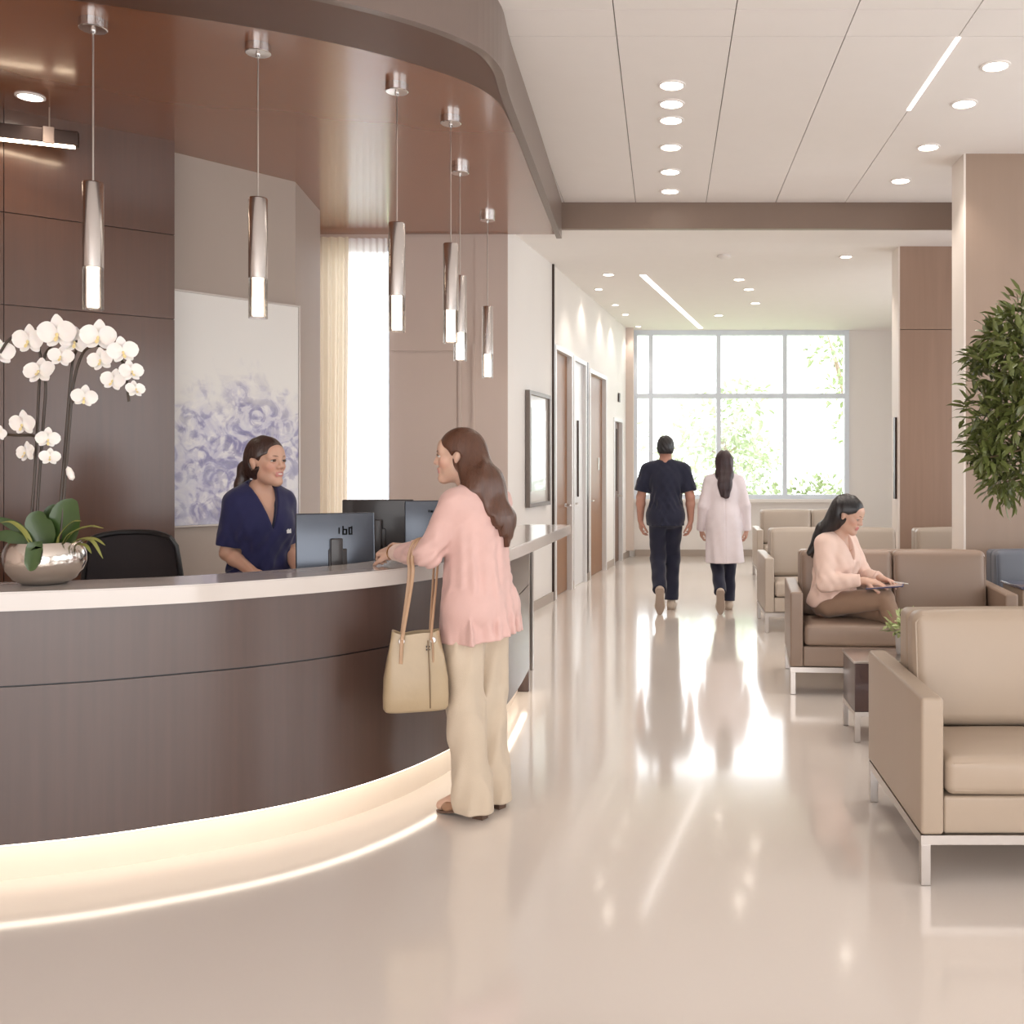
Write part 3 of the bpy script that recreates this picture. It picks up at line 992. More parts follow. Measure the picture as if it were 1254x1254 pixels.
# ================================================================== pictures, signs, desk things
def painting_mat():
    m, nt, out = newmat('floral_wash_painting')
    L = nt.links.new
    p = N(nt, 'ShaderNodeBsdfPrincipled')
    p.inputs['Roughness'].default_value = .45
    tc = N(nt, 'ShaderNodeTexCoord')
    sx = N(nt, 'ShaderNodeSeparateXYZ')
    L(tc.outputs['Object'], sx.inputs[0])

    def noise(scale, det=6, dist=0.0, off=(0, 0, 0)):
        mp = N(nt, 'ShaderNodeMapping')
        mp.inputs['Location'].default_value = off
        L(tc.outputs['Object'], mp.inputs[0])
        n = N(nt, 'ShaderNodeTexNoise')
        n.inputs['Scale'].default_value = scale
        n.inputs['Detail'].default_value = det
        n.inputs['Distortion'].default_value = dist
        L(mp.outputs[0], n.inputs['Vector'])
        return n.outputs['Fac']

    def ramp(fac, stops):
        r = N(nt, 'ShaderNodeValToRGB')
        e = r.color_ramp.elements
        e[0].position, e[0].color = stops[0]
        e[1].position, e[1].color = stops[1]
        for s in stops[2:]:
            x = e.new(s[0]); x.color = s[1]
        L(fac, r.inputs[0])
        return r.outputs[0]

    def math_(op, a, b):
        n = N(nt, 'ShaderNodeMath', operation=op)
        for k, v in ((0, a), (1, b)):
            if isinstance(v, (int, float)):
                n.inputs[k].default_value = v
            else:
                L(v, n.inputs[k])
        return n.outputs[0]
    mpv = math_('ADD', sx.outputs['Z'], math_('MULTIPLY', math_('SUBTRACT', noise(3.5, 5), .5), .55))
    base = ramp(mpv, [(0.0, srgb(206, 208, 222)), (.35, srgb(218, 218, 224)), (.62, srgb(206, 206, 210)), (.70, srgb(226, 223, 220)), (1.0, srgb(232, 229, 224))])
    blot = ramp(noise(5, 8, 1.2), [(.40, srgb(232, 230, 232)), (.50, srgb(170, 168, 200)), (.58, srgb(196, 196, 216)), (.66, srgb(236, 234, 232))])
    purp = ramp(noise(7, 8, 2.0, (3, 1, 2)), [(.36, srgb(96, 88, 138)), (.46, srgb(128, 120, 166)), (.55, srgb(226, 222, 226)), (.7, srgb(240, 236, 230))])
    mx1 = N(nt, 'ShaderNodeMix', data_type='RGBA')
    L(noise(2.6, 3, 0, (5, 5, 5)), mx1.inputs[0])
    L(blot, mx1.inputs[6]); L(purp, mx1.inputs[7])
    xo = math_('ADD', sx.outputs['X'], -.06)
    r2 = math_('SQRT', math_('ADD', math_('MULTIPLY', math_('MULTIPLY', xo, xo), .7), math_('MULTIPLY', math_('POWER', math_('ADD', sx.outputs['Z'], -.40), 2), .8)), 0)
    msk = math_('ADD', r2, math_('MULTIPLY', math_('SUBTRACT', noise(5, 6, 1, (9, 2, 1)), .5), .7))
    mk = N(nt, 'ShaderNodeMapRange', interpolation_type='SMOOTHSTEP')
    mk.inputs[1].default_value = .28
    mk.inputs[2].default_value = .66
    mk.inputs[3].default_value = 1.0
    mk.inputs[4].default_value = 0.0
    L(msk, mk.inputs[0])
    mx = N(nt, 'ShaderNodeMix', data_type='RGBA')
    L(mk.outputs[0], mx.inputs[0])
    L(base, mx.inputs[6]); L(mx1.outputs[2], mx.inputs[7])
    L(mx.outputs[2], p.inputs['Base Color'])
    L(p.outputs[0], out.inputs[0])
    return m


M['painting'] = painting_mat()
pa, pb = Vector((-3.41, 7.04)), Vector((-2.795, 7.835))
pa = Vector(g0).lerp(Vector(g1), (7.0 - 6.79) / (7.80 - 6.79) + .0)
pdir = (Vector(g1) - Vector(g0)).normalized()
pb = Vector(g1) - pdir * .0
pl = (pb - pa).length
pn = Vector((pdir.y, -pdir.x))
pc = (pa + pb) / 2 + pn * .004
pt = thing('painting', 'large pale canvas with a lavender floral wash behind the receptionist', 'painting', (pc.x, pc.y, 1.075), math.atan2(pdir.y, pdir.x))
MB().rbox(-pl / 2, pl / 2, -.04, 0.002, 0, 1.615, .004, 1).build('canvas', M['painting'], pt)
fr = MB()
for (x0, x1, z0, z1) in ((-pl / 2 - .012, -pl / 2, -.012, 1.627), (pl / 2, pl / 2 + .012, -.012, 1.627), (-pl / 2, pl / 2, -.012, 0), (-pl / 2, pl / 2, 1.615, 1.627)):
    fr.box(x0, x1, -.045, 0.002, z0, z1)
fr.build('frame', M['slab'], pt)

fa, fb2 = Vector((-1.473 + .133 * (10.16 - 9.57), 10.16)), Vector((-1.473 + .133 * (11.01 - 9.57), 11.01))
fd = (fb2 - fa).normalized()
fn_ = Vector((fd.y, -fd.x))
fc = (fa + fb2) / 2 + fn_ * .005
fl = (fb2 - fa).length
pf = thing('framed_picture', 'tall framed print under glass on the white wall behind the counter end', 'picture', (fc.x, fc.y, 1.07), math.atan2(fd.y, fd.x))
fr = MB()
for (x0, x1, z0, z1) in ((-fl / 2, -fl / 2 + .04, 0, 1.17), (fl / 2 - .04, fl / 2, 0, 1.17), (-fl / 2 + .04, fl / 2 - .04, 0, .04), (-fl / 2 + .04, fl / 2 - .04, 1.13, 1.17)):
    fr.box(x0, x1, -.045, 0, z0, z1)
fr.build('frame', pbr('picture_frame', srgb(120, 110, 104), .4, .4), pf)
MB().box(-fl / 2 + .04, fl / 2 - .04, -.02, -.002, .04, 1.13).build('mount', M['slab'], pf)
MB().box(-fl / 2 + .14, fl / 2 - .14, -.024, -.02, .16, 1.0).build('print', pbr('pale_print', srgb(206, 216, 210), .3, var=.2, scale=(3, 3, 2), coat=.6, coat_rough=.03), pf)
# small wall signs of the corridor
for (d, z, lab) in ((15.7, 2.53, 'small dark square sign high above the dark brown corridor door'), (14.3, 1.51, 'small pale room plate on the wide brown corridor door')):
    x = CX(d) + (.012 if z > 2 else -.05)
    s = thing('wall_sign', lab, 'sign', (x, d, z))
    s.rotation_euler = (0, 0, math.atan2(1, .117))
    if z > 2:
        MB().rbox(-.06, .06, -.012, .0, -.07, .07, .004, 1).build('plate', M['dark_metal'], s)
    else:
        MB().rbox(-.05, .05, -.010, .0, -.09, .09, .004, 1).build('plate', M['slab'], s)

# curtains
def curtain(name, label, x0, x1, z0, z1, y, mat, amp, pitch, seed):
    r = random.Random(seed)
    n = int((x1 - x0) / .006)
    vs, fs = [], []
    ph = 0
    for i in range(n + 1):
        x = x0 + (x1 - x0) * i / n
        ph += 2 * PI * .006 / pitch * r.uniform(.7, 1.3)
        for k in range(7):
            t = k / 6
            vs.append((x + .008 * math.sin(3 * t + i * .05), y + amp * (.6 + .4 * t) * math.sin(ph + .4 * math.sin(2.2 * t)), z1 + (z0 - z1) * t))
    for i in range(n):
        for k in range(6):
            o = i * 7 + k
            fs.append((o, o + 7, o + 8, o + 1))
    return tag(MB().add(vs, fs).build(name, mat, None, True, 0), label, 'curtain')


curtain('drape', 'beige pleated drape beside the painting wall', -3.22, -2.93, .03, 3.6, 9.46, M['drape'], .03, .075, 4)
curtain('sheer_curtain', 'bright white sheer curtain in front of the narrow window', -2.96, -2.585, .03, 3.6, 9.51, M['sheer'], .022, .06, 9)


# monitors
M['mon_grey'] = pbr('monitor_grey', srgb(78, 84, 94), .22, .5, var=.05, coat=.2)
M['mon_dark'] = pbr('monitor_dark', srgb(48, 42, 42), .35, var=.1, coat=.2)
M['screen'] = pbr('dark_screen', srgb(16, 17, 20), .15, var=.1)


def monitor(label, c, yaw, w, h, shell, tilt=.0, mark=None):
    """c = centre of the back face foot; the local -y face is the back."""
    t = thing('computer_monitor', label, 'monitor', (c[0], c[1], .75), yaw, 'monitors on the reception desk')
    zc = c[2] - .75
    R = Matrix.Translation((0, 0, zc)) @ Matrix.Rotation(tilt, 4, 'X')
    MB().rbox(-w / 2, w / 2, -.012, .014, -h / 2, h / 2, .008, 3, T=R).build('shell', shell, t, True, .5)
    MB().rbox(-.035, .05, -.024, -.010, -h * .40, -h * .05, .008, 3, T=R).build('rear_hub', M['mon_dark'], t, True, .5)
    MB().box(-w / 2 + .012, w / 2 - .012, .0135, .0155, -h / 2 + .012, h / 2 - .012, T=R).build('screen', M['screen'], t)
    MB().rbox(-.028, .028, -.055, -.028, .01, zc + h * .12, .006, 2).build('stand', M['mon_dark'], t, True, .5)
    MB().rbox(-.11, .11, -.12, .07, .0008, .014, .006, 2).build('foot', M['mon_dark'], t, True, .5)
    if mark:
        mb = MB()
        for (x0, x1, z0, z1) in mark:
            mb.box(x0, x1, -.0165, -.0115, z0, z1, T=R)
        mb.build('logo', pbr('logo_black', srgb(14, 14, 16), .8, var=0, spec=.1), t)
    return t


lg = [(.012, .018, .055, .085), (.030, .036, .05, .092), (.036, .046, .05, .056), (.046, .052, .05, .078), (.036, .052, .072, .078), (.058, .064, .05, .086), (.064, .07, .05, .056), (.07, .076, .05, .09), (.058, .076, .080, .086)]
p = px(411, 662, 4.85)
monitor('grey monitor seen from behind in front of the receptionist', (p.x, p.y, 1.11), .42, .358, .31, M['mon_grey'], -.10, lg)
p = px(463, 645, 6.3)
monitor('dark monitor seen from behind, between the two grey ones', (p.x, p.y, 1.12), .08, .43, .32, M['mon_dark'], -.03)
p = px(531, 648, 6.0)
monitor('grey monitor half hidden behind the visitor in pink', (p.x, p.y, 1.135), .25, .33, .30, M['mon_grey'], -.10, [(-.03, -.024, .08, .095), (-.018, -.004, .08, .09)])

# office chair
p = px(160, 690, 5.05)
oc_ = thing('office_chair', 'black office chair behind the counter beside the orchids', 'office chair', (p.x, p.y + .05, 0), .12)
cb = M['black']
ch = pbr('chair_mesh_fabric', srgb(40, 33, 35), .75, var=.15, scale=(80, 80, 80))
mb = MB()
nu, nv = 12, 10
vs = []
for s in (0, 1):
    for j in range(nv + 1):
        v = j / nv
        hw = .245 - .05 * v ** 2.2
        for i in range(nu + 1):
            u = -1 + 2 * i / nu
            zz = .60 + .56 * v - .035 * (abs(u) ** 3) * v ** 3
            yy = -.02 + .055 * u * u - .02 * math.sin(v * PI) + .03 * v - s * .035
            vs.append((hw * u, -yy, zz))
fs = []
o2 = (nu + 1) * (nv + 1)
for j in range(nv):
    for i in range(nu):
        a = j * (nu + 1) + i
        fs.append((a, a + nu + 1, a + nu + 2, a + 1))
        fs.append((o2 + a, o2 + a + 1, o2 + a + nu + 2, o2 + a + nu + 1))
for i in range(nu):
    a, b = i, nv * (nu + 1) + i
    fs.append((a, a + 1, o2 + a + 1, o2 + a)); fs.append((b, o2 + b, o2 + b + 1, b + 1))
for j in range(nv):
    a, b = j * (nu + 1), j * (nu + 1) + nu
    fs.append((a, o2 + a, o2 + a + nu + 1, a + nu + 1)); fs.append((b, b + nu + 1, o2 + b + nu + 1, o2 + b))
mb.add(vs, fs).build('backrest', ch, oc_, True, .7)
fr = MB()
ring = []
for i in range(-10, 11):
    u = i / 10
    ring.append((.20 * u, -.045 - .055 * u * u + .03, 1.16 - .035 * abs(u) ** 3))
left = [(-(.245 - .05 * (k / 8) ** 2.2), -.055 - .03 * (k / 8) + .03, .60 + .56 * k / 8) for k in range(8)]
right = [(-x, y, z) for x, y, z in left]
fr.tube(left + [(x, y, z) for x, y, z in ring[1:-1]] + right[::-1], .013, 8)
fr.build('back_frame', cb, oc_, True)
MB().rbox(-.24, .24, .02, .48, .44, .52, .04, 4, (0, 0, .01), 6).build('seat', ch, oc_, True, 0)
MB().lathe([(.03, .1), (.03, .44)], (0, .25, 0), 16).build('gas_column', cb, oc_, True)
MB().tube([(0, .02, .62), (0, -.02, .5), (0, .12, .42), (0, .25, .43)], .022, 8).build('back_post', cb, oc_, True)
for k in range(5):
    a = k * 2 * PI / 5
    e = Vector((math.cos(a) * .3, .25 + math.sin(a) * .3, .075))
    MB().tube([(0, .25, .11), e], [.024, .016], 8).build('base_leg', cb, oc_, True)
    MB().lathe([(.01, -.012), (.028, -.012), (.028, .012), (.01, .012)], seg=14, T=Matrix.Translation((e.x, e.y, .029)) @ Matrix.Rotation(a, 4, 'Z') @ Matrix.Rotation(PI / 2, 4, 'X')).build('caster', cb, oc_, True)

# ================================================================== outside
struct('ground_outside', MB().box(-14, 16, DW + .3, 60, -.35, -.25), pbr('pale_lawn', srgb(190, 202, 160), .9, var=.15, scale=(2, 2, 1)), 'pale sunlit lawn outside')
M['tree_leaf'] = pbr('haze_green_leaf', srgb(160, 172, 134), .6, var=.3, scale=(1.2, 1.2, 1.2))  # leaf green paled in the colour to stand in for haze and glare
M['tree_leaf2'] = pbr('haze_pale_leaf', srgb(186, 195, 168), .6, var=.28, scale=(1.2, 1.2, 1.2))  # paler still, more of the outdoor haze mixed into the colour
M['tree_bark'] = pbr('pale_bark', srgb(170, 150, 132), .8, var=.2)
ro = random.Random(21)


def tree(name, label, cat, x, d, clumps, trunk, mat, n, ln):
    t = thing(name, label, cat, (x, d, -.26), 0, 'greenery outside the window')
    if trunk:
        mb = MB()
        mb.tube([(0, 0, 0), (.05, 0, trunk * .5), (0, .05, trunk)], [.09, .07, .04], 8)
        for (cx, cy, cz, r) in clumps:
            mb.tube([(.02, .02, trunk * .75), (cx * .5, cy * .5, (trunk * .75 + cz) / 2 + .15), (cx, cy, cz)], [.04, .025, .012], 6)
        mb.build('trunk', M['tree_bark'], t, True)
    mb = MB()
    tot = sum(c[3] ** 2 for c in clumps)
    for (cx, cy, cz, r) in clumps:
        c = Vector((cx, cy, cz))
        def fn():
            v = Vector((ro.gauss(0, 1), ro.gauss(0, 1), ro.gauss(0, 1))).normalized()
            q = v * r * ro.random() ** .45
            q.z *= .8
            return c + q, v
        leafcloud(int(n * r * r / tot), fn, ln, ln * .28, ro, mb)
    mb.build('foliage', mat, t, True, 0)
    return t


tree('garden_tree', 'loose sunlit tree outside the tall window behind the lab coat', 'tree', 1.4, 25.4, [(-.3, 0, 2.9, .9), (.5, .2, 3.3, .8), (-.9, 0, 2.2, .7), (.2, .3, 2.1, .9), (.9, .1, 2.3, .6)], 2.6, M['tree_leaf2'], 900, .22)
tree('garden_tree', 'taller thin tree outside the edge of the tall window by the beige wall', 'tree', 4.0, 22.5, [(-.3, 0, 4.3, .6), (.3, .2, 4.9, .7), (-.1, 0, 3.4, .55), (.3, .3, 2.6, .6), (-.6, .1, 5.2, .5)], 3.8, M['tree_leaf'], 620, .18)
tree('garden_tree', 'thin young tree outside the tall window above the man in scrubs', 'tree', -2.0, 27.5, [(0, 0, 4.2, .5), (.3, 0, 3.4, .5), (-.3, 0, 3.0, .4), (.9, 0, 2.4, .7)], 3.2, M['tree_leaf2'], 330, .2)
tree('garden_bush', 'rounded green bush outside the window beside the seated woman', 'bush', 2.75, 20.6, [(-.5, 0, .75, .75), (.3, 0, .95, .8), (1.0, 0, .7, .6)], 0, M['tree_leaf'], 1500, .14)
tree('garden_bush', 'pale bush outside the window between the two walking figures', 'bush', -.35, 21.3, [(-.5, 0, .6, .6), (.3, 0, .9, .75), (.8, 0, 1.4, .5)], 0, M['tree_leaf2'], 800, .15)
tree('garden_bush', 'tall green shrub outside the middle of the tall window', 'bush', 1.75, 22.5, [(0, 0, 1.0, .8), (.2, 0, 1.9, .6), (-.2, 0, 2.5, .4)], 0, M['tree_leaf2'], 900, .15)
# ================================================================== people
# Bodies, hair and clothes are grown from smooth distance fields, so every body is one continuous skin.
f32 = np.float32


def V(*a):
    return np.array(a, dtype=np.float64)


def unit(v):
    v = np.asarray(v, float)
    return v / np.linalg.norm(v)


class Prim:
    def __init__(self, k=.02):
        self.k = k


class Cap(Prim):
    """Tapered capsule; ax/s flatten it along a direction."""
    def __init__(self, a, b, ra, rb, k=.02, ax=None, s=1.0):
        super().__init__(k)
        self.a, self.b, self.ra, self.rb = V(*a), V(*b), ra, rb
        self.ax = None if ax is None else unit(ax)
        self.s = s
        r = max(ra, rb) * max(1, s)
        self.lo = np.minimum(self.a, self.b) - r
        self.hi = np.maximum(self.a, self.b) + r

    def d(self, P):
        ba = self.b - self.a
        l2 = max(1e-12, ba @ ba)
        pa = P - self.a.astype(P.dtype)
        t = np.clip(pa @ (ba / l2).astype(P.dtype), 0, 1)
        q = pa - t[:, None] * ba.astype(P.dtype)
        r = self.ra + (self.rb - self.ra) * t
        if self.ax is not None:
            c = q @ self.ax.astype(P.dtype)
            q = q + (c * (1 / self.s - 1))[:, None] * self.ax.astype(P.dtype)
            dd = np.sqrt((q * q).sum(1)) - r
            return dd * min(1, self.s) if self.s < 1 else dd
        return np.sqrt((q * q).sum(1)) - r


class Ell(Prim):
    """Ellipsoid with axes X, Y, Z given as rows of R."""
    def __init__(self, c, r, R=None, k=.02):
        super().__init__(k)
        self.c, self.r = V(*c), V(*r)
        self.R = np.eye(3) if R is None else np.asarray(R, float)
        m = max(r)
        self.lo, self.hi = self.c - m, self.c + m

    def d(self, P):
        q = (P - self.c.astype(P.dtype)) @ self.R.T.astype(P.dtype)
        a = q / self.r.astype(P.dtype)
        k0 = np.sqrt((a * a).sum(1)) + 1e-9
        b = a / self.r.astype(P.dtype)
        k1 = np.sqrt((b * b).sum(1)) + 1e-9
        return k0 * (k0 - 1) / k1


class RBox(Prim):
    def __init__(self, c, h, r, R=None, k=.01):
        super().__init__(k)
        self.c, self.h, self.r = V(*c), V(*h) - r, r
        self.R = np.eye(3) if R is None else np.asarray(R, float)
        m = np.linalg.norm(h)
        self.lo, self.hi = self.c - m, self.c + m

    def d(self, P):
        q = np.abs((P - self.c.astype(P.dtype)) @ self.R.T.astype(P.dtype)) - self.h.astype(P.dtype)
        return np.sqrt((np.maximum(q, 0) ** 2).sum(1)) + np.minimum(q.max(1), 0) - self.r


def smin(a, b, k):
    h = np.maximum(k - np.abs(a - b), 0) / k
    return np.minimum(a, b) - h * h * k * .25


def smax(a, b, k):
    return -smin(-a, -b, k)


def field(prims, P):
    d = None
    for p in prims:
        e = p.d(P)
        d = e if d is None else smin(d, e, p.k)
    return d


def folds(P, amp, ks, seed=0):
    r = np.random.RandomState(seed)
    d = np.zeros(len(P), P.dtype)
    for kx, ky, kz in ks:
        ph = r.uniform(0, 6.28)
        wx, wy = r.uniform(2, 5, 2)
        d += np.sin(P[:, 0] * kx + P[:, 1] * ky + P[:, 2] * kz + ph + .6 * np.sin(P[:, 2] * wx * 3 + P[:, 0] * wy * 3))
    return d * (amp / len(ks))


def grow(prims, h, mods=None, margin=.03, B=14):
    """Surface nets over the field of prims; mods(d, P) trims or wrinkles it. Returns vertices and quads."""
    lo = np.min([p.lo for p in prims], 0) - margin
    hi = np.max([p.hi for p in prims], 0) + margin
    n = np.ceil((hi - lo) / h).astype(int) + 1
    nb = np.ceil(n / B).astype(int)
    n = nb * B
    F_ = np.ones(n, f32)
    ax = [np.arange(nb[i]) for i in range(3)]
    G = np.stack(np.meshgrid(*ax, indexing='ij'), -1).reshape(-1, 3)
    C = lo + (G * B + (B - 1) / 2) * h
    D = np.stack([p.d(C) for p in prims], 1)
    R = (B - 1) / 2 * h * 1.74 * 1.25 + .02
    mn = D.min(1)
    far = mn > R + margin
    l = np.stack(np.meshgrid(*[np.arange(B)] * 3, indexing='ij'), -1).reshape(-1, 3)
    for bi in np.nonzero(~far)[0]:
        g = G[bi] * B
        P = (lo + (l + g) * h).astype(f32)
        keep = [p for p, dd in zip(prims, D[bi]) if dd < mn[bi] + 2 * R + .03]
        d = field(keep, P)
        if mods:
            d = mods(d, P)
        F_[g[0]:g[0] + B, g[1]:g[1] + B, g[2]:g[2] + B] = d.reshape(B, B, B)
    S = F_ < 0
    c = S[:-1, :-1, :-1].astype(np.int8)
    cnt = np.zeros(np.array(S.shape) - 1, np.int8)
    offs = [(i, j, k) for i in (0, 1) for j in (0, 1) for k in (0, 1)]
    sh = np.array(S.shape) - 1
    for i, j, k in offs:
        cnt += S[i:i + sh[0], j:j + sh[1], k:k + sh[2]]
    act = (cnt > 0) & (cnt < 8)
    I = np.argwhere(act)
    vid = -np.ones(act.shape, np.int32)
    vid[act] = np.arange(len(I))
    acc = np.zeros((len(I), 3))
    num = np.zeros(len(I))
    vals = {o: F_[I[:, 0] + o[0], I[:, 1] + o[1], I[:, 2] + o[2]] for o in offs}
    for a in offs:
        for axis in range(3):
            if a[axis] == 0:
                b = list(a); b[axis] = 1; b = tuple(b)
                va, vb = vals[a], vals[b]
                m = (va < 0) != (vb < 0)
                t = np.where(m, va / np.where(m, va - vb, 1), 0)
                p = np.tile(np.array(a, float), (len(I), 1))
                p[:, axis] += t
                acc[m] += p[m]
                num[m] += 1
    verts = lo + (I + acc / num[:, None]) * h
    quads = []
    for axis in range(3):
        b, cc = (axis + 1) % 3, (axis + 2) % 3
        s0 = [slice(1, -1)] * 3
        s0[axis] = slice(0, -1)
        s1 = [slice(1, -1)] * 3
        s1[axis] = slice(1, None)
        A, Bm = S[tuple(s0)], S[tuple(s1)]
        e = np.argwhere(A != Bm)
        inside = A[A != Bm]
        off = np.array([1, 1, 1]); off[axis] = 0
        e = e + off
        def cell(db, dc):
            q = e.copy()
            q[:, b] += db
            q[:, cc] += dc
            return vid[q[:, 0], q[:, 1], q[:, 2]]
        q = np.stack([cell(-1, -1), cell(0, -1), cell(0, 0), cell(-1, 0)], 1)
        q[~inside] = q[~inside][:, ::-1]
        quads.append(q)
    quads = np.concatenate(quads)
    # one light relaxing pass
    for w in (.5, -.2, .3):
        s = np.zeros_like(verts); ct = np.zeros(len(verts))
        for k in range(4):
            np.add.at(s, quads[:, k], verts[quads[:, (k + 1) % 4]] + verts[quads[:, (k + 3) % 4]])
            np.add.at(ct, quads[:, k], 2)
        verts = verts + (s / np.maximum(ct, 1)[:, None] - verts) * w
    return verts, quads


def skin(name, vq, mat, parent, colors=None):
    v, q = vq
    me = bpy.data.meshes.new(name)
    me.vertices.add(len(v))
    me.vertices.foreach_set('co', v.astype(f32).ravel())
    me.loops.add(q.size)
    me.loops.foreach_set('vertex_index', q.astype(np.int32).ravel())
    me.polygons.add(len(q))
    me.polygons.foreach_set('loop_start', np.arange(0, q.size, 4, dtype=np.int32))
    me.update(calc_edges=True)
    me.polygons.foreach_set('use_smooth', np.ones(len(q), bool))
    me.materials.append(mat)
    if colors is not None:
        at = me.color_attributes.new('Col', 'FLOAT_COLOR', 'POINT')
        at.data.foreach_set('color', np.concatenate([colors, np.ones((len(v), 1))], 1).astype(f32).ravel())
    o = bpy.data.objects.new(name, me)
    COL.objects.link(o)
    o.parent = parent
    return o


def rot(ax, a):
    return np.array(Matrix.Rotation(a, 3, Vector(ax)))


def head_frame(yaw=0.0, pitch=0.0, roll=0.0):
    """Rows: right, forward, up. yaw turns to the left, pitch looks down."""
    m = rot((0, 0, 1), yaw) @ rot((1, 0, 0), -pitch) @ rot((0, 1, 0), roll)
    return m.T


def fatter(prims, g):
    for p in prims:
        if isinstance(p, Cap):
            p.ra += g; p.rb += g
        else:
            p.r = p.r + g
    return prims


def wear(d, P, und):
    return smin(d, field(und, P), .01)


class Figure:
    """A person in a local frame: forward +y, right +x, up z."""
    def __init__(self, H, male=False):
        s = H / 1.66
        self.s, self.male = s, male
        w = 1.16 if male else 1.0
        self.J = dict(
            pel=V(0, 0, .92 * s), waist=V(0, .0, 1.07 * s), chest=V(0, 0, 1.23 * s), neck0=V(0, -.015, 1.36 * s), neck1=V(0, .018, 1.465 * s), head=V(0, .03, 1.535 * s))
        for sd, sg in (('l', -1), ('r', 1)):
            self.J.update({'sh' + sd: V(sg * .158 * s * w, -.005, 1.335 * s), 'el' + sd: V(sg * .205 * s * w, -.03, 1.07 * s), 'wr' + sd: V(sg * .22 * s * w, .03, .835 * s),
                           'hp' + sd: V(sg * .085 * s, 0, .88 * s), 'kn' + sd: V(sg * .088 * s, .01, .475 * s), 'an' + sd: V(sg * .085 * s, -.02, .085 * s), 'to' + sd: V(sg * .10 * s, .13 * s, .03 * s)})
        self.HR = head_frame()
        self.TR = np.eye(3)          # torso frame rows: right, forward, up
        self.hs = s * .99 if not male else s * .97
        self.hands = {}

    def H(self, x, y, z):
        return self.J['head'] + self.hs * (x * self.HR[0] + y * self.HR[1] + z * self.HR[2])

    def TP(self, base, x, y, z):
        return self.J[base] + self.s * (x * self.TR[0] + y * self.TR[1] + z * self.TR[2])

    def under(self, infl):
        """The torso grown a little: clothes never dip below it."""
        J, s, T, m = self.J, self.s, self.TR, self.male
        w = 1.16 if m else 1.0
        P = [Ell(self.TP('pel', 0, -.005, 0), (.150 * s, .105 * s, .125 * s), T, k=.06), Ell(J['waist'], (.118 * s * w, .088 * s * w, .14 * s), T, k=.06), Ell(J['chest'], (.138 * s * w, .098 * s * w, .16 * s), T, k=.06)]
        for sg in (-1, 1):
            P.append(Ell(self.TP('pel', sg * .066, -.048, -.04), (.080 * s,) * 3, T, k=.05))
        return fatter(P, infl)

    # --- skin
    def head_prims(self):
        s, h = self.hs, self.H
        R = self.HR
        P = [Ell(h(0, -.016, .032), (.073 * s, .090 * s, .083 * s), R), Ell(h(0, .026, -.028), (.0515 * s, .062 * s, .079 * s), R, k=.03),
             Cap(h(-.024, .014, -.060), h(-.005, .068, -.094), .0265 * s, .0155 * s, k=.03), Cap(h(.024, .014, -.060), h(.005, .068, -.094), .0265 * s, .0155 * s, k=.03),
             Ell(h(-.033, .058, -.020), (.022 * s,) * 3, R, k=.02), Ell(h(.033, .058, -.020), (.022 * s,) * 3, R, k=.02),
             Ell(h(0, .062, .045), (.046 * s, .028 * s, .036 * s), R, k=.03),
             Cap(h(-.040, .066, .024), h(.040, .066, .024), .011 * s, .011 * s, k=.014), Cap(h(-.014, .080, .025), h(.014, .080, .025), .009 * s, .009 * s, k=.014),
             Cap(h(0, .086, .014), h(0, .1035, -.021), .0078 * s, .0100 * s, k=.014),
             Ell(h(-.0115, .094, -.025), (.0085 * s,) * 3, R, k=.008), Ell(h(.0115, .094, -.025), (.0085 * s,) * 3, R, k=.008),
             Cap(h(-.017, .083, -.052), h(.017, .083, -.052), .0078 * s, .0078 * s, k=.012), Cap(h(-.005, .092, -.0505), h(.005, .092, -.0505), .0065 * s, .0065 * s, k=.008),
             Cap(h(-.012, .086, -.0630), h(.012, .086, -.0630), .0080 * s, .0080 * s, k=.008), Ell(h(0, .078, -.093), (.017 * s, .014 * s, .014 * s), R, k=.02)]
        for sg in (-1, 1):
            Re = rot(R[2], -sg * .35) @ np.eye(3)
            P.append(Ell(h(sg * .0755, -.006, -.006), (.008 * s, .016 * s, .029 * s), R @ rot((0, 0, 1), sg * .0).T, k=.008))
            P.append(Ell(h(sg * .0785, -.012, .006), (.009 * s, .013 * s, .018 * s), R, k=.006))
        return P

    def head_mods(self, d, P):
        s = self.hs
        for sg in (-1, 1):
            c = self.H(sg * .031, .100, .006).astype(P.dtype)
            e = np.sqrt(((P - c) ** 2).sum(1)) - .017 * s
            d = smax(d, -e, .012)
            c = self.H(sg * .031, .0775, .006).astype(P.dtype)
            e = np.sqrt(((P - c) ** 2).sum(1)) - .0118 * s
            d = smin(d, e, .003)
        a = Cap(self.H(-.018, .096, -.0568), self.H(.018, .096, -.0568), .0035 * s, .0035 * s).d(P)
        return smax(d, -a, .004)

    def hand_prims(self, sd):
        """palm and five fingers from self.hands[sd] = (direction, palm normal, curl)."""
        if sd not in self.hands:
            return []
        dr, pn, curl = self.hands[sd][:3]
        spread = self.hands[sd][3] if len(self.hands[sd]) > 3 else .09
        s = self.s * (1.10 if self.male else 1.0)
        w = self.J['wr' + sd]
        dr = unit(dr)
        pn = unit(pn - dr * (np.dot(pn, dr)))
        side = np.cross(dr, pn)            # towards the thumb after the sign below
        sg = 1 if sd == 'l' else -1
        th = side * sg
        out = []
        L = [(.068, .0082), (.077, .0085), (.072, .0082), (.056, .0074)]
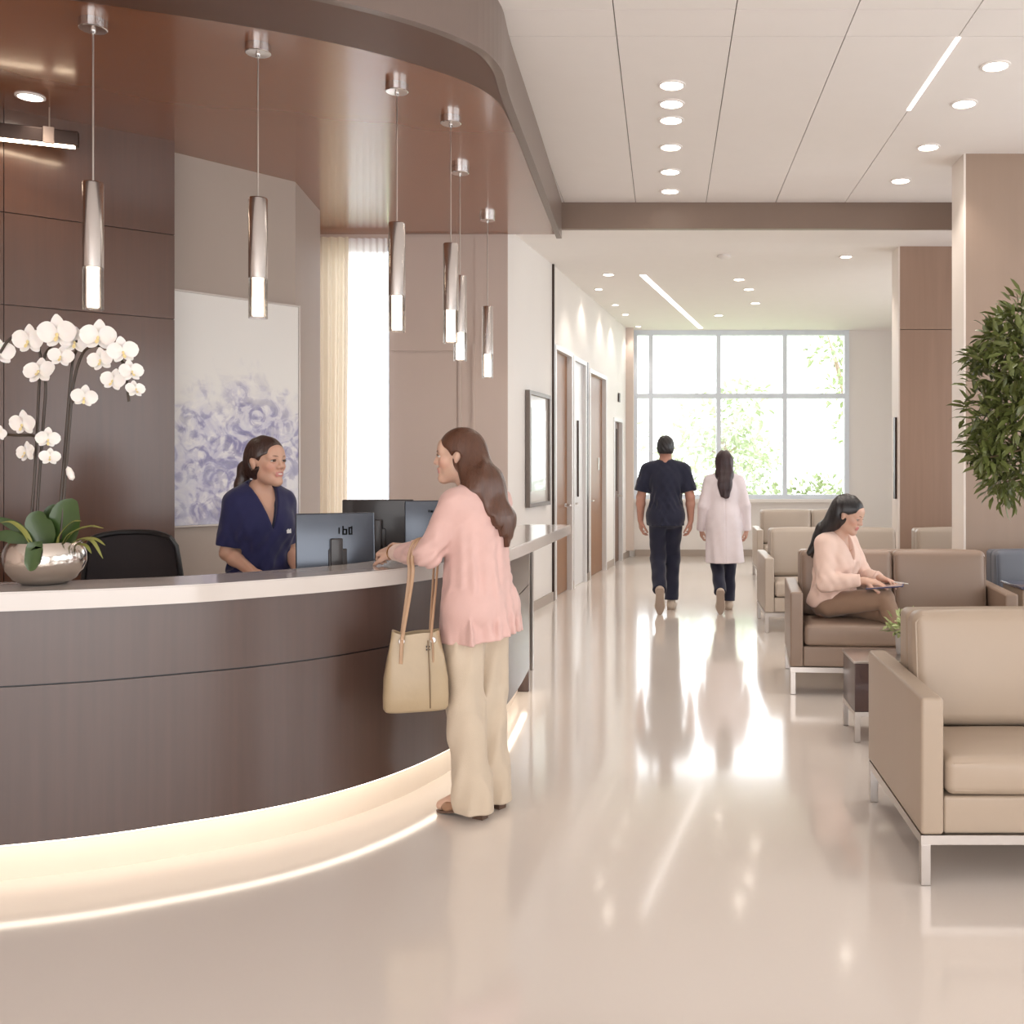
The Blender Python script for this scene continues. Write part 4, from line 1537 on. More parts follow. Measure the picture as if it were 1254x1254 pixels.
        for i, (ln, r) in enumerate(L):
            o = (1.5 - i) * .0185
            kn = w + s * (dr * (.086 - .006 * abs(i - 1)) + th * o)
            out.append(Cap(w + s * (dr * .012 + th * o * .55), kn, .0145 * s, .0105 * s, k=.016, ax=pn, s=.95))
            c = curl[i] if isinstance(curl, (list, tuple)) else curl
            ang = 0
            p = kn
            fd = unit(dr + th * (1.5 - i) * spread)
            for j, fr in enumerate((.46, .30, .24)):
                ang += c * (.9, 1.15, .8)[j]
                q = p + s * ln * fr * (fd * math.cos(ang) + pn * math.sin(ang))
                out.append(Cap(p, q, r * s * (1 - .07 * j), r * s * (.95 - .09 * j), k=.004))
                p = q
        tb = w + s * (dr * .022 + th * .020 + pn * .006)
        t1 = tb + s * .042 * unit(dr * .72 + th * .62 + pn * .30)
        t2 = t1 + s * .032 * unit(dr * .9 + th * .22 + pn * .42)
        t3 = t2 + s * .024 * unit(dr * .95 - th * .05 + pn * .45)
        out += [Cap(tb, t1, .0145 * s, .0105 * s, k=.014), Cap(t1, t2, .0095 * s, .0088 * s, k=.004), Cap(t2, t3, .0086 * s, .0070 * s, k=.004)]
        return out

    def body_prims(self):
        J, s, m = self.J, self.s, self.male
        w = 1.16 if m else 1.0
        T = self.TR
        P = []
        P.append(Ell(self.TP('pel', 0, -.005, 0), (.150 * s * (1.0 if m else 1.0), .105 * s, .125 * s), T, k=.06))
        P.append(Ell(J['waist'], (.118 * s * w, .088 * s * w, .14 * s), T, k=.06))
        P.append(Ell(J['chest'], (.138 * s * w, .098 * s * w, .16 * s), T, k=.06))
        P.append(Cap(J['shl'] * .86 + J['shr'] * .14, J['shr'] * .86 + J['shl'] * .14, .052 * s * w, .052 * s * w, k=.05))
        for sg in (-1, 1):
            P.append(Cap(self.TP('neck0', sg * .02, -.015, .035), self.TP('neck0', sg * .115 * w, -.012, -.022), .034 * s * w, .032 * s * w, k=.05))
            P.append(Ell(self.TP('pel', sg * .066, -.048, -.04), (.080 * s,) * 3, T, k=.05))
            if not m:
                P.append(Ell(self.TP('chest', sg * .068, .078, -.02), (.058 * s, .05 * s, .058 * s), T, k=.04))
            else:
                P.append(Ell(self.TP('chest', sg * .075, .062, .03), (.08 * s, .045 * s, .06 * s), T, k=.04))
        P.append(Cap(J['neck0'], J['neck1'], .052 * s * (1.14 if m else .96), .050 * s * (1.14 if m else .92), k=.035))
        P += self.head_prims()
        for sd in 'lr':
            a = 1.18 if m else 1.0
            sh, el, wr = J['sh' + sd], J['el' + sd], J['wr' + sd]
            P.append(Cap(sh, el, .046 * s * a, .035 * s * a, k=.04))
            f = el + (wr - el) * .28
            P.append(Cap(el, f, .035 * s * a, .036 * s * a, k=.02))
            P.append(Cap(f, wr, .036 * s * a, .024 * s * a, k=.02))
            P += self.hand_prims(sd)
            hp, kn, an, to = J['hp' + sd], J['kn' + sd], J['an' + sd], J['to' + sd]
            P.append(Cap(hp, kn, .076 * s, .050 * s, k=.05))
            c = kn + (an - kn) * .3
            P.append(Cap(kn, c, .048 * s, .046 * s, k=.03))
            P.append(Cap(c, an, .046 * s, .032 * s, k=.03))
            P.append(Cap(an, to, .034 * s, .022 * s, k=.03))
            P.append(Ell(an - V(0, 0, .035 * s) + unit(an - to) * .02 * V(1, 1, 0), (.032 * s,) * 3, k=.03))
        return P

    def body(self, parent, tone, h, lips=(.62, .27, .25)):
        vq = grow(self.body_prims(), h, self.head_mods)
        v = vq[0]
        col = np.tile(np.array(tone), (len(v), 1))
        q = ((v - self.J['head']) @ self.HR.T) / self.hs
        m = (np.abs(q[:, 0]) < .0235) & (q[:, 1] > .079) & (q[:, 2] < -.0465 + .0) & (q[:, 2] > -.0695)
        m &= (np.abs(q[:, 0]) < .0235 - 30 * (q[:, 2] + .057) ** 2)
        f = np.exp(-((np.abs(q[:, 0]) - .04) / .022) ** 2 - ((q[:, 2] + .03) / .022) ** 2) * (q[:, 1] > .03)
        col = col * (1 - f[:, None] * .5 * (1 - np.array([1.08, .80, .80])))
        col[m] = np.array(lips)
        return skin('body', vq, M['skin'], parent, col)

    def face_parts(self, parent, down=.0, brow=None, lid=.0):
        s = self.hs
        for sg in (-1, 1):
            c = self.H(sg * .031, .0772, .006)
            u = MB()
            rows, segs = 10, 16
            vs, fs, ms = [], [], []
            X, Y, Z = self.HR
            gaze = unit(Y - Z * down)
            for i in range(rows + 1):
                a = PI * .62 * i / rows
                for k in range(segs):
                    b = 2 * PI * k / segs
                    dv = gaze * math.cos(a) + (X * math.cos(b) * 1.15 + Z * math.sin(b) * .60) * math.sin(a)
                    vs.append(c + dv * .0122 * s)
            for i in range(rows):
                for k in range(segs):
                    f = (i * segs + k, (i + 1) * segs + k, (i + 1) * segs + (k + 1) % segs, i * segs + (k + 1) % segs)
                    u.f.append(f); u.m.append(1 if i < 4 else 0)
            u.v = [tuple(v) for v in vs]
            u.build('eye', [M['eye_white'], M['iris']], parent, True, 0)
            lm = MB()
            pts = []
            for k in range(7):
                t = -1 + 2 * k / 6
                pts.append(self.H(sg * (.031 + t * .0155), .0900 - .009 * t * t - (.003 if t * 1 > 0 else .0), .006 + .0068 - .0050 * t * t - lid * .005))
            lm.tube(pts, [.0010 * s, .0016 * s, .0019 * s, .0020 * s, .0020 * s, .0018 * s, .0012 * s], 6)
            lm.build('eyelash', M['lash'], parent, True, 0)
            bm_ = MB()
            pts = []
            for k in range(7):
                t = k / 6
                x = .012 + t * .036
                pts.append(self.H(sg * x, .0915 - .020 * t * t - .002 * t, .0265 + .006 * math.sin(t * PI * .75) - .003 * t))
            bm_.tube(pts, [.0022 * s, .0028 * s, .0028 * s, .0026 * s, .0022 * s, .0017 * s, .0008 * s], 6, flat=.6)
            bm_.build('eyebrow', brow or M['brow'], parent, True, 0)

    # --- hair
    def cap_prims(self, t=.014, k=.02):
        s, R = self.hs, self.HR
        return [Ell(self.H(0, -.018, .034), ((.073 + t) * s, (.090 + t) * s, (.083 + t * 1.1) * s), R, k=k), Ell(self.H(0, -.045, -.01), ((.066 + t) * s, (.06 + t) * s, (.07 + t) * s), R, k=.03)]

    def face_cut(self, d, P, hairline=.062, side=.058, yb=.012, k=.014):
        """Trim hair away from the face: a soft box in front of the ears below the hairline."""
        q = (P - self.J['head'].astype(P.dtype)) @ self.HR.T.astype(P.dtype) / self.hs
        # hairline is highest in the middle and drops to the temples
        zl = hairline - 8.0 * q[:, 0] ** 2
        e = np.maximum(np.maximum(q[:, 2] - zl, (yb + np.maximum(q[:, 2], 0) * .55) - q[:, 1]), -.4) * self.hs
        return smax(d, -e, k)


def strands(name, prims, h, mods, mat, parent):
    return skin(name, grow(prims, h, mods), mat, parent)


def hair_mat(name, c, streak=(60, 60, 5)):
    return pbr(name, c, .38, var=.45, scale=streak, detail=5, bump=.35, bscale=(150, 150, 6), spec=.5, coat=.12, coat_rough=.3)


M['skin'] = pbr('skin', (1, 1, 1, 1), .48, var=.02, scale=(30, 30, 30), sss=.12, spec=.4, attr='Col')
M['eye_white'] = pbr('eye_white', srgb(206, 196, 190), .3, var=.0)
M['teeth'] = pbr('teeth', srgb(240, 236, 230), .3, var=.0)
M['white_plastic'] = pbr('white_plastic', srgb(232, 228, 226), .4, var=.0)
M['iris'] = pbr('iris', srgb(48, 30, 22), .15, var=.0)
M['brow'] = pbr('brow', srgb(66, 44, 36), .8, var=.1)
M['lash'] = pbr('lash', srgb(40, 26, 22), .7, var=.0)
M['hair_brown'] = hair_mat('hair_brown', srgb(84, 52, 36))
M['hair_dark'] = hair_mat('hair_dark_brown', srgb(56, 36, 30))
M['hair_black'] = hair_mat('hair_black', srgb(30, 26, 28))
M['hair_wine'] = hair_mat('hair_dark_wine', srgb(52, 32, 36))


def cloth(name, c, rough=.75, sheen=.2, b=.15, var=.06):
    return pbr(name, c, rough, var=var, scale=(14, 14, 14), bump=b, bscale=(260, 260, 260), sheen=sheen, spec=.3)


M['blush'] = cloth('blush_pink_cloth', srgb(216, 178, 170), .62)
M['cream_trouser'] = cloth('cream_trouser_cloth', srgb(202, 185, 164), .7)
M['navy'] = cloth('navy_scrub_cloth', srgb(31, 31, 72), .75)
M['dark_navy'] = cloth('dark_navy_cloth', srgb(34, 36, 56), .75)
M['labcoat'] = cloth('lab_coat_cloth', srgb(236, 226, 230), .75)
M['peach'] = cloth('peach_blouse_cloth', srgb(230, 200, 186), .6)
M['khaki'] = cloth('khaki_trouser_cloth', srgb(150, 122, 102), .7)
M['tan_leather'] = pbr('tan_shoe_leather', srgb(160, 122, 96), .4, var=.1)
M['heel'] = pbr('shoe_heel', srgb(96, 72, 58), .5, var=.1)
M['sneaker'] = pbr('beige_sneaker', srgb(196, 180, 164), .6, var=.08)
M['sole'] = pbr('grey_sole', srgb(168, 150, 136), .7, var=.1)


def shoe(fig, sd, parent, kind, mat, sole_mat, g=None, n=(0, 0, 1), h=.005):
    """A shoe around the foot; g points to the toes, n is the upper side of the foot."""
    s = fig.s
    an, to = fig.J['an' + sd], fig.J['to' + sd]
    if g is None:
        g = V(to[0] - an[0], to[1] - an[1], 0)
    g = unit(g)
    n = unit(V(*n) - g * np.dot(V(*n), g))
    c = np.cross(g, n)
    heel = an - n * .052 * s - g * .022 * s
    ball, toe = heel + g * .150 * s, heel + g * .205 * s
    if kind == 'heel':
        P = [Cap(heel + n * .006, ball - n * .004, .030 * s, .032 * s, k=.02, ax=n, s=.9), Cap(ball - n * .006, toe - n * .008, .031 * s, .013 * s, k=.02, ax=n, s=.62), Ell(heel + n * .02, (.031 * s,) * 3, k=.02)]
    else:
        t = 1.12 if kind == 'sneaker' else 1
        P = [Cap(heel, ball, .034 * s * t, .040 * s * t, k=.02, ax=n, s=.85), Cap(ball - n * .004, toe - g * .004 - n * .004, .040 * s * t, .027 * s * t, k=.02, ax=n, s=.68), Cap(heel + n * .02, an + n * .005, .035 * s * t, .036 * s * t, k=.02)]
    zl = heel - n * (.026 * s)

    def mods(dd, Q):
        dd = np.maximum(dd, -((Q - zl.astype(Q.dtype)) @ n.astype(Q.dtype)) + .003)
        if kind == 'heel':
            e = Cap(an + n * .01 + g * .045, an + n * .06 + g * .02, .030 * s, .034 * s).d(Q)
            dd = smax(dd, -e, .006)
        return dd
    o = skin('shoe', grow(P, h, mods), mat, parent)
    W_ = .033 * s if kind == 'heel' else .042 * s
    prof = [(-.032, .45), (-.026, .75), (0, .92), (.05, .84), (.10, .90), (.145, 1.0), (.185, .82), (.215, .50), (.228, .15)]
    pts = [(w * W_, y * s) for y, w in prof] + [(-w * W_, y * s) for y, w in reversed(prof)]
    th0, th1 = (-.004, .005) if kind == 'heel' else (-.007, .009)
    nn = len(pts)
    vs = [zl + c * x + g * y + n * tt for tt in (th0, th1) for (x, y) in pts]
    fs = [tuple(reversed(range(nn))), tuple(range(nn, 2 * nn))] + [(i, (i + 1) % nn, nn + (i + 1) % nn, nn + i) for i in range(nn)]
    MB().add(vs, fs).build('sole', sole_mat, o)
    if kind == 'heel':
        b = heel - n * .026 * s
        p0 = V(b[0], b[1], 0)
        mb = MB()
        hh = max(.02, b[2])
        ring = [(-.024, -.026), (.024, -.026), (.022, .026), (-.022, .026)]
        g2 = unit(V(g[0], g[1], 0))
        c2 = unit(V(c[0], c[1], 0))
        vs = [p0 + c2 * x * .85 + g2 * y + V(0, 0, .001) for x, y in ring] + [p0 + c2 * x + g2 * y + V(0, 0, hh) for x, y in ring]
        mb.add(vs, [(3, 2, 1, 0), (4, 5, 6, 7), (0, 1, 5, 4), (1, 2, 6, 5), (2, 3, 7, 6), (3, 0, 4, 7)])
        mb.build('heel', M['heel'], o)
    return o


def cut_z(d, P, lo=None, hi=None, k=.004):
    if lo is not None:
        d = smax(d, lo - P[:, 2], k)
    if hi is not None:
        d = smax(d, P[:, 2] - hi, k)
    return d


def cut_plane(d, P, p, n, k=.004):
    """Keep the side that n points away from."""
    n = unit(n)
    return smax(d, (P - V(*p).astype(P.dtype)) @ n.astype(P.dtype), k)


def vneck(fig, d, P, zv, ztop, slope=.42, k=.006):
    q = (P - fig.J['chest'].astype(P.dtype)) @ fig.TR.T.astype(P.dtype) / fig.s
    e = np.maximum(np.maximum(np.abs(q[:, 0]) - (q[:, 2] - zv) * slope, .0 - q[:, 1]), q[:, 2] - ztop - .3) * fig.s
    return smax(d, -e, k)


def neckhole(fig, d, P, r=.060, k=.008):
    a = fig.J['neck0'] + (fig.J['neck0'] - fig.J['neck1']) * .1
    e = Cap(a, fig.J['neck1'] + (fig.J['neck1'] - fig.J['neck0']), r * fig.s, (r + .03) * fig.s).d(P)
    return smax(d, -e, k)


def trouser_prims(fig, rw, rk, ra, drop=.04):
    J, s = fig.J, fig.s
    P = [Ell(fig.TP('pel', 0, -.005, -.01), (.164 * s, .120 * s, .13 * s), fig.TR, k=.06)]
    for sg in (-1, 1):
        P.append(Ell(fig.TP('pel', sg * .066, -.046, -.04), (.088 * s,) * 3, fig.TR, k=.05))
    for sd in 'lr':
        hp, kn, an = J['hp' + sd], J['kn' + sd], J['an' + sd]
        P.append(Cap(hp, kn, rw * s, rk * s, k=.03))
        e = an + unit(an - kn) * drop
        P.append(Cap(kn, e, rk * s, ra * s, k=.03))
    return P


def person(label, loc, f):
    f = unit(f)
    t = thing('person', label, 'person', loc, math.atan2(-f[0], f[1]))
    R = V(f[1], -f[0])

    def wl(x, d, z):
        v = V(x - loc[0], d - loc[1])
        return V(v @ R, v @ f, z)
    return t, wl


TONE = (.62, .40, .30)
# ------------------------------------------------------------------ the visitor in pink
def visitor():
    t, wl = person('woman in a blush pink tunic and cream trousers leaning on the reception counter', (-.81, 4.42, 0), (-.88, .47))
    g = Figure(1.645)
    J, s = g.J, g.s
    J['neck0'] = V(0, .005, 1.345); J['neck1'] = V(0, .075, 1.445); J['head'] = V(0, .105, 1.528)
    J['chest'] = V(0, .012, 1.225)
    g.HR = head_frame(.52, .05, 0)
    J['shl'] = V(-.150, .01, 1.325); J['shr'] = V(.150, .01, 1.325)
    J['ell'] = wl(-.995, 4.292, 1.118); J['wrl'] = wl(-1.192, 4.495, 1.108)
    J['elr'] = wl(-.93, 4.70, 1.135); J['wrr'] = wl(-1.16, 4.64, 1.115)
    J['anl'] = V(-.075, -.035, .112); J['tol'] = V(-.085, .13, .03); J['anr'] = V(.075, -.02, .112); J['tor'] = V(.09, .14, .03)
    J['knl'] = V(-.082, .012, .485); J['knr'] = V(.082, .012, .485)
    dl = wl(-1.32, 4.595, 1.110) - J['wrl']
    g.hands['l'] = (dl, V(.45, .1, -.9), (1.0, 1.05, 1.1, 1.15), .02)
    dr = wl(-1.30, 4.605, 1.135) - J['wrr']
    g.hands['r'] = (dr, V(-.35, -.1, -.9), (.8, .9, .95, 1.0), .02)
    g.body(t, TONE, .0038)
    g.face_parts(t)

    def hair_mods(d, P):
        d = g.face_cut(d, P, .066, yb=.020)
        for sg in (-1, 1):
            c = g.H(sg * .082, -.004, -.004).astype(P.dtype)
            d = smax(d, -(np.sqrt(((P - c) ** 2).sum(1)) - .024), .008)
        q = (P - J['head'].astype(P.dtype)) @ g.HR.T.astype(P.dtype)
        x = P[:, 0] - .035
        d = smax(d, np.where(P[:, 1] < -.05, 1.15 + 1.15 * np.abs(x) + .012 * np.sin(x * 190) + .008 * np.sin(x * 330 + 1) - P[:, 2], -1).astype(P.dtype), .008)
        d = d + folds(P, .0035, [(90, 20, 6), (-60, 80, -5), (40, -110, 8)], 3) * np.clip((1.62 - P[:, 2]) * 5, .1, 1)
        return d
    hp = g.cap_prims(.013) + [Cap(g.H(0, -.055, -.01), V(0, -.055, 1.40), .078, .078, k=.04, ax=(0, 1, 0), s=.7), Cap(V(0, -.055, 1.40), V(.018, -.118, 1.26), .080, .060, k=.04, ax=(0, 1, 0), s=.46), Cap(V(.018, -.118, 1.26), V(.025, -.136, 1.10), .060, .038, k=.04, ax=(0, 1, 0), s=.46),
                              Cap(g.H(-.062, -.036, -.03), V(-.085, -.03, 1.375), .034, .030, k=.03), Cap(V(-.085, -.01, 1.385), V(-.105, .115, 1.275), .026, .016, k=.03), Cap(V(-.105, .115, 1.275), V(-.10, .145, 1.18), .016, .010, k=.02),
                              Cap(g.H(.062, -.036, -.03), V(.085, -.04, 1.36), .034, .034, k=.03)]
    strands('hair', hp, .005, hair_mods, M['hair_brown'], t)
    # tunic
    TR = g.TR
    P = [Ell(g.TP('chest', 0, -.005, .01), (.150, .110, .17), TR, k=.06), Cap(J['chest'] + V(0, -.005, -.02), V(0, -.020, .70), .138, .194, k=.06, ax=(0, 1, 0), s=.86),
         Cap(J['shl'] * .9 + J['shr'] * .1, J['shr'] * .9 + J['shl'] * .1, .064, .064, k=.05)]
    for sg in (-1, 1):
        P.append(Cap(V(sg * .02, -.012, 1.385), V(sg * .12, -.01, 1.338), .046, .046, k=.05))
        P.append(Ell(g.TP('chest', sg * .068, .078, -.03), (.066, .056, .07), TR, k=.05))
    for sd in 'lr':
        sh, el, wr = J['sh' + sd], J['el' + sd], J['wr' + sd]
        P += [Cap(sh, el, .060, .052, k=.035), Cap(el, wr + (el - wr) * .30, .052, .044, k=.02)]

    und = g.under(.010) + fatter(trouser_prims(g, .092, .078, .086, .085), .007)

    def tm(d, P):
        z = P[:, 2]
        arm = Cap(J['ell'], J['wrl'], .06, .05).d(P)
        w = np.clip((1.28 - z) / .5, 0, 1) * np.clip(arm / .03, 0, 1)
        d = d + (folds(P, .014, [(42, 14, 1.5), (-30, 46, -2), (60, -24, 1)], 5) + folds(P, .016, [(95, 35, 2), (-60, 105, -3), (130, -55, 2)], 15)) * w + folds(P, .008, [(40, 60, 90), (-70, 40, 80), (100, -30, -90)], 8) * np.clip(1 - arm / .06, .3, 1)
        d = wear(d, P, und)
        d = neckhole(g, d, P, .058)
        lo = .752 + .02 * np.sin(P[:, 0] * 9 + 1)
        return smax(d, lo - z, .004)
    strands('tunic', P, .0048, tm, M['blush'], t)
    for sd in 'lr':
        el, wr = J['el' + sd], J['wr' + sd]
        a, b = wr + (el - wr) * .34, wr + (el - wr) * .03
        o = strands('cuff', [Cap(a, b, .043, .036)], .004, lambda d, P, a=a, b=b: cut_plane(cut_plane(d + folds(P, .002, [(90, 40, 90), (-70, 120, 40)], 2), P, b, b - a), P, a, a - b), M['peach'], t)
    mb = MB()
    w = J['wrl'] + unit(dl) * .008
    ax = unit(dl); u = unit(np.cross(ax, V(0, 0, 1))); v = np.cross(ax, u)
    ring = [w + .031 * (u * math.cos(a) + v * math.sin(a)) for a in [2 * PI * k / 24 for k in range(25)]]
    mb.tube(ring, .0028, 6)
    mb.build('bracelet', pbr('gold', srgb(220, 180, 120), .25, 1.0, var=.02), t, True)

    def pm(d, P):
        z = P[:, 2]
        d = d + (folds(P, .009, [(30, 20, 22), (-34, 24, 18), (46, -20, 9)], 12) + folds(P, .008, [(70, 40, 16), (-60, 50, 20), (50, -70, -14)], 22)) * np.clip((1.0 - z) * 4, 0, 1)
        q = np.abs(P[:, 0]) - .002
        return cut_z(d, P, .028, .80)
    P = trouser_prims(g, .092, .078, .086, .085)
    strands('trousers', P, .005, pm, M['cream_trouser'], t)
    for sd in 'lr':
        d_ = V(g.J['to' + sd][0] - g.J['an' + sd][0], g.J['to' + sd][1] - g.J['an' + sd][1], -.028)
        shoe(g, sd, t, 'heel', M['tan_leather'], M['heel'], d_)
    return g, wl, t


VIS = visitor()


# ------------------------------------------------------------------ the handbag on her forearm
def handbag():
    el = VIS[0].J['ell']
    c = Vector((-1.03, 4.225, .485))
    yaw = .28
    t = thing('handbag', 'beige leather tote bag hanging beside the woman in pink', 'handbag', c, yaw)
    Rz = Matrix.Rotation(-yaw, 3, 'Z')
    ch = pbr('bag_leather', srgb(174, 153, 123), .38, var=.07, scale=(8, 8, 8), bump=.12, bscale=(24, 24, 18), coat=.1)
    n = 40
    vs, fs = [], []
    rows = [(0, .122, .058, 0), (.012, .131, .066, 0), (.06, .132, .068, 0), (.13, .128, .066, .002), (.22, .117, .058, .004), (.29, .102, .048, .006), (.335, .094, .042, .004)]
    inner = [(.333, .089, .037, .004), (.25, .095, .042, 0), (.10, .11, .05, 0), (.02, .11, .05, 0)]

    def ring(z, a, b, wob, inr=False):
        out = []
        for k in range(n):
            th = 2 * PI * k / n
            e = .52
            cx, cy_ = math.cos(th), math.sin(th)
            x = a * math.copysign(abs(cx) ** e, cx)
            y = b * math.copysign(abs(cy_) ** e, cy_)
            y += -.010 * math.exp(-((x - .03) / .045) ** 2) * (1 if cy_ < 0 else 0) * math.sin(min(1, z / .33) * PI)
            zz = z - (.022 * (1 - (x / .1) ** 2) if z > .33 else .022 * (1 - (x / .1) ** 2) * (z / .335) ** 3 if z > .2 else 0)
            zz += .006 * math.sin(x * 40 + 1) * (z / .335)
            out.append((x + wob * math.sin(th * 3 + z * 20), y + wob * math.cos(th * 2 + z * 15), zz))
        return out
    for r in rows + inner:
        vs += ring(*r)
    m = len(rows) + len(inner)
    for i in range(m - 1):
        for k in range(n):
            k2 = (k + 1) % n
            fs.append((i * n + k, i * n + k2, (i + 1) * n + k2, (i + 1) * n + k))
    fs.append(tuple(reversed(range(n))))
    fs.append(tuple(range((m - 1) * n, m * n)))
    MB().add(vs, fs).build('bag_body', ch, t, True, 1.0)
    st = MB()
    st.tube([(.055, -.0665, .015), (.054, -.0725, .06), (.053, -.0745, .10), (.052, -.0745, .15), (.050, -.0695, .20), (.048, -.064, .25), (.046, -.0565, .29)], .0028, 6)
    st.build('seam', pbr('bag_seam', srgb(120, 98, 72), .5), t, True)
    em = MB()
    for x0, z0 in ((.038, .262), (.049, .262), (.038, .250), (.044, .250), (.050, .250)):
        em.box(x0, x0 + .004, -.062, -.048, z0, z0 + .006)
    em.build('emblem', M['dark_metal'], t)
    a = VIS[2].matrix_basis @ Vector(el * .86 + VIS[0].J['wrl'] * .14)
    b = VIS[2].matrix_basis @ Vector(VIS[0].J['wrl'])
    loc = Rz @ (a - c)
    fd = Rz @ (b - a)
    fd.z = 0
    fd.normalize()
    pp = Vector((fd.y, -fd.x, 0))
    if pp.x > 0:
        pp = -pp
    hm = pbr('strap_leather', srgb(176, 142, 112), .4, var=.06)
    for sy in (-1, 1):
        y0 = sy * .044
        dx = .012 * sy
        lo = loc + fd * .014 * sy
        pts = [(-.062, y0 * 1.30, .20), (-.058, y0 * 1.30, .285), (-.052, y0 * 1.1, .325), lo + pp * .058 + Vector((0, 0, -.09)), lo + pp * .060 + Vector((0, 0, -.01)), lo + pp * .030 + Vector((0, 0, .055)), lo - pp * .030 + Vector((0, 0, .055)),
               lo - pp * .060 + Vector((0, 0, -.01)), lo - pp * .058 + Vector((0, 0, -.09)), (.060, y0 * 1.1, .315), (.064, y0 * 1.25, .285), (.068, y0 * 1.30, .20)]
        pts = catmull(pts, 6)
        MB().tube(pts, .0072, 8, flat=.45, up=(0, 1, 0)).build('strap', hm, t, True)
        for x in (-.058, .066):
            MB().lathe([(.011, -.003), (.013, 0), (.011, .003)], seg=14, T=Matrix.Translation((x, y0 * 1.12, .29)) @ Matrix.Rotation(PI / 2, 4, 'X')).build('ring', M['steel_leg'], t, True)
    return t


handbag()


# ------------------------------------------------------------------ the receptionist
def receptionist():
    t, wl = person('receptionist in navy scrubs with a ponytail, smiling behind the counter', (-2.05, 5.18, 0), (.74, -.67))
    g = Figure(1.625)
    g.hs *= 1.07
    J, s = g.J, g.s
    J['neck1'] = V(0, .035, 1.435); J['head'] = V(.0, .068, 1.506)
    g.HR = head_frame(.26, .0, 0)
    J['elr'] = V(.155, -.03, 1.055); J['wrr'] = V(.12, .19, .965)
    J['ell'] = V(-.158, -.01, 1.055); J['wrl'] = V(-.09, .22, .965)
    J['shr'] = V(.128, -.005, 1.300); J['shl'] = V(-.128, -.005, 1.300)
    g.hands['r'] = (V(-.3, .9, -.15), V(-.2, 0, -1), .45)
    g.hands['l'] = (V(.3, .9, -.15), V(.2, 0, -1), .45)
    g.body(t, (.58, .34, .245), .0038, (.52, .22, .19))
    g.face_parts(t)
    tm = MB()
    pts = [g.H(x, .0950 - 20 * x * x, -.0568 + 9 * x * x) for x in np.linspace(-.0135, .0135, 9)]
    tm.tube(pts, [.0008, .0018, .0024, .0027, .0028, .0027, .0024, .0018, .0008], 6)
    tm.build('teeth', M['teeth'], t, True)

    def hm(d, P):
        d = g.face_cut(d, P, .058, yb=.018, k=.01)
        for sg in (-1, 1):
            c = g.H(sg * .082, .0, -.008).astype(P.dtype)
            d = smax(d, -(np.sqrt(((P - c) ** 2).sum(1)) - .028), .006)
        return d + folds(P, .0025, [(90, 30, 6), (-60, 80, -5), (50, -120, 9)], 3)
    hp = g.cap_prims(.012) + [Cap(g.H(.0, -.09, -.01), g.H(.01, -.135, -.03), .030, .030, k=.02), Cap(g.H(.01, -.135, -.03), g.H(.02, -.150, -.11), .034, .032, k=.03), Cap(g.H(.02, -.150, -.11), g.H(.045, -.185, -.25), .032, .010, k=.02)]
    strands('hair', hp, .0045, hm, M['hair_dark'], t)
    ea = MB()
    ea.lathe([(0, -.004), (.004, 0), (0, .004)], seg=10, T=Matrix.Translation(Vector(g.H(.083, -.006, -.037))))
    ea.build('earring', M['steel_leg'], t, True)
    # scrub top
    P = [Ell(g.TP('chest', 0, -.0, .01), (.152, .118, .17), g.TR, k=.06), Cap(J['chest'] + V(0, -.005, -.02), V(0, -.01, .84), .145, .168, k=.08, ax=(0, 1, 0), s=.82),
         Cap(J['shl'] * .9 + J['shr'] * .1, J['shr'] * .9 + J['shl'] * .1, .062, .062, k=.05)]
    for sg in (-1, 1):
        P.append(Cap(V(sg * .03, -.014, 1.375), V(sg * .115, -.01, 1.318), .046, .044, k=.05))
        P.append(Ell(g.TP('chest', sg * .066, .076, -.03), (.066, .055, .07), g.TR, k=.05))
    for sd in 'lr':
        P.append(Cap(J['sh' + sd], J['el' + sd], .056, .061, k=.03))

    und = g.under(.009)

    def sm(d, P):
        d = d + (folds(P, .010, [(40, 20, 12), (-30, 50, -16), (60, -30, 22)], 5) + folds(P, .008, [(90, 50, 50), (-100, 60, 40), (60, -110, 60)], 25)) * np.clip((1.3 - P[:, 2]) * 3, .2, 1)
        d = wear(d, P, und)
        d = neckhole(g, d, P, .050)
        d = vneck(g, d, P, -.035, .12, .31)
        for sd in 'lr':
            a, b = J['sh' + sd], J['el' + sd]
            e = b + (a - b) * .14
            dd = Cap(b, J['wr' + sd], .075, .06).d(P)
            side = (P - e.astype(P.dtype)) @ unit(b - a).astype(P.dtype)
            near = Cap(e, b, .09, .09).d(P)
            d = np.where(near < .0, smax(d, side, .004), d)
        return cut_z(d, P, .86)
    top = strands('scrub_top', P, .0045, sm, M['navy'], t)
    vb = MB()
    for sg in (-1, 1):
        pts = []
        for k in range(9):
            z = -.03 + .17 * k / 8
            x = sg * (z + .035) * .31
            pts.append(Vector(g.TP('chest', x, .128 - .02 * (k / 8) - .075 * (k / 8) ** 2.5, z)))
        vb.tube(pts, .0055, 6, flat=.6)
    vb.build('neck_band', M['dark_navy'], top, True)
    eb = MB()
    for k in range(4):
        eb.box(-.013 + .0075 * k, -.013 + .0075 * k + .005, -.001, .003, -.011, .011 - .004 * (k % 2))
    e = eb.build('embroidery', M['white_plastic'], top)
    e.location = g.TP('chest', -.085, .137, -.045)
    e.rotation_euler = (.1, 0, .35)
    P = trouser_prims(g, .090, .068, .06, .05)
    strands('trousers', P, .009, lambda d, P: cut_z(d + folds(P, .004, [(30, 20, 22), (-34, 24, 18)], 1), P, .03, .98), M['navy'], t)
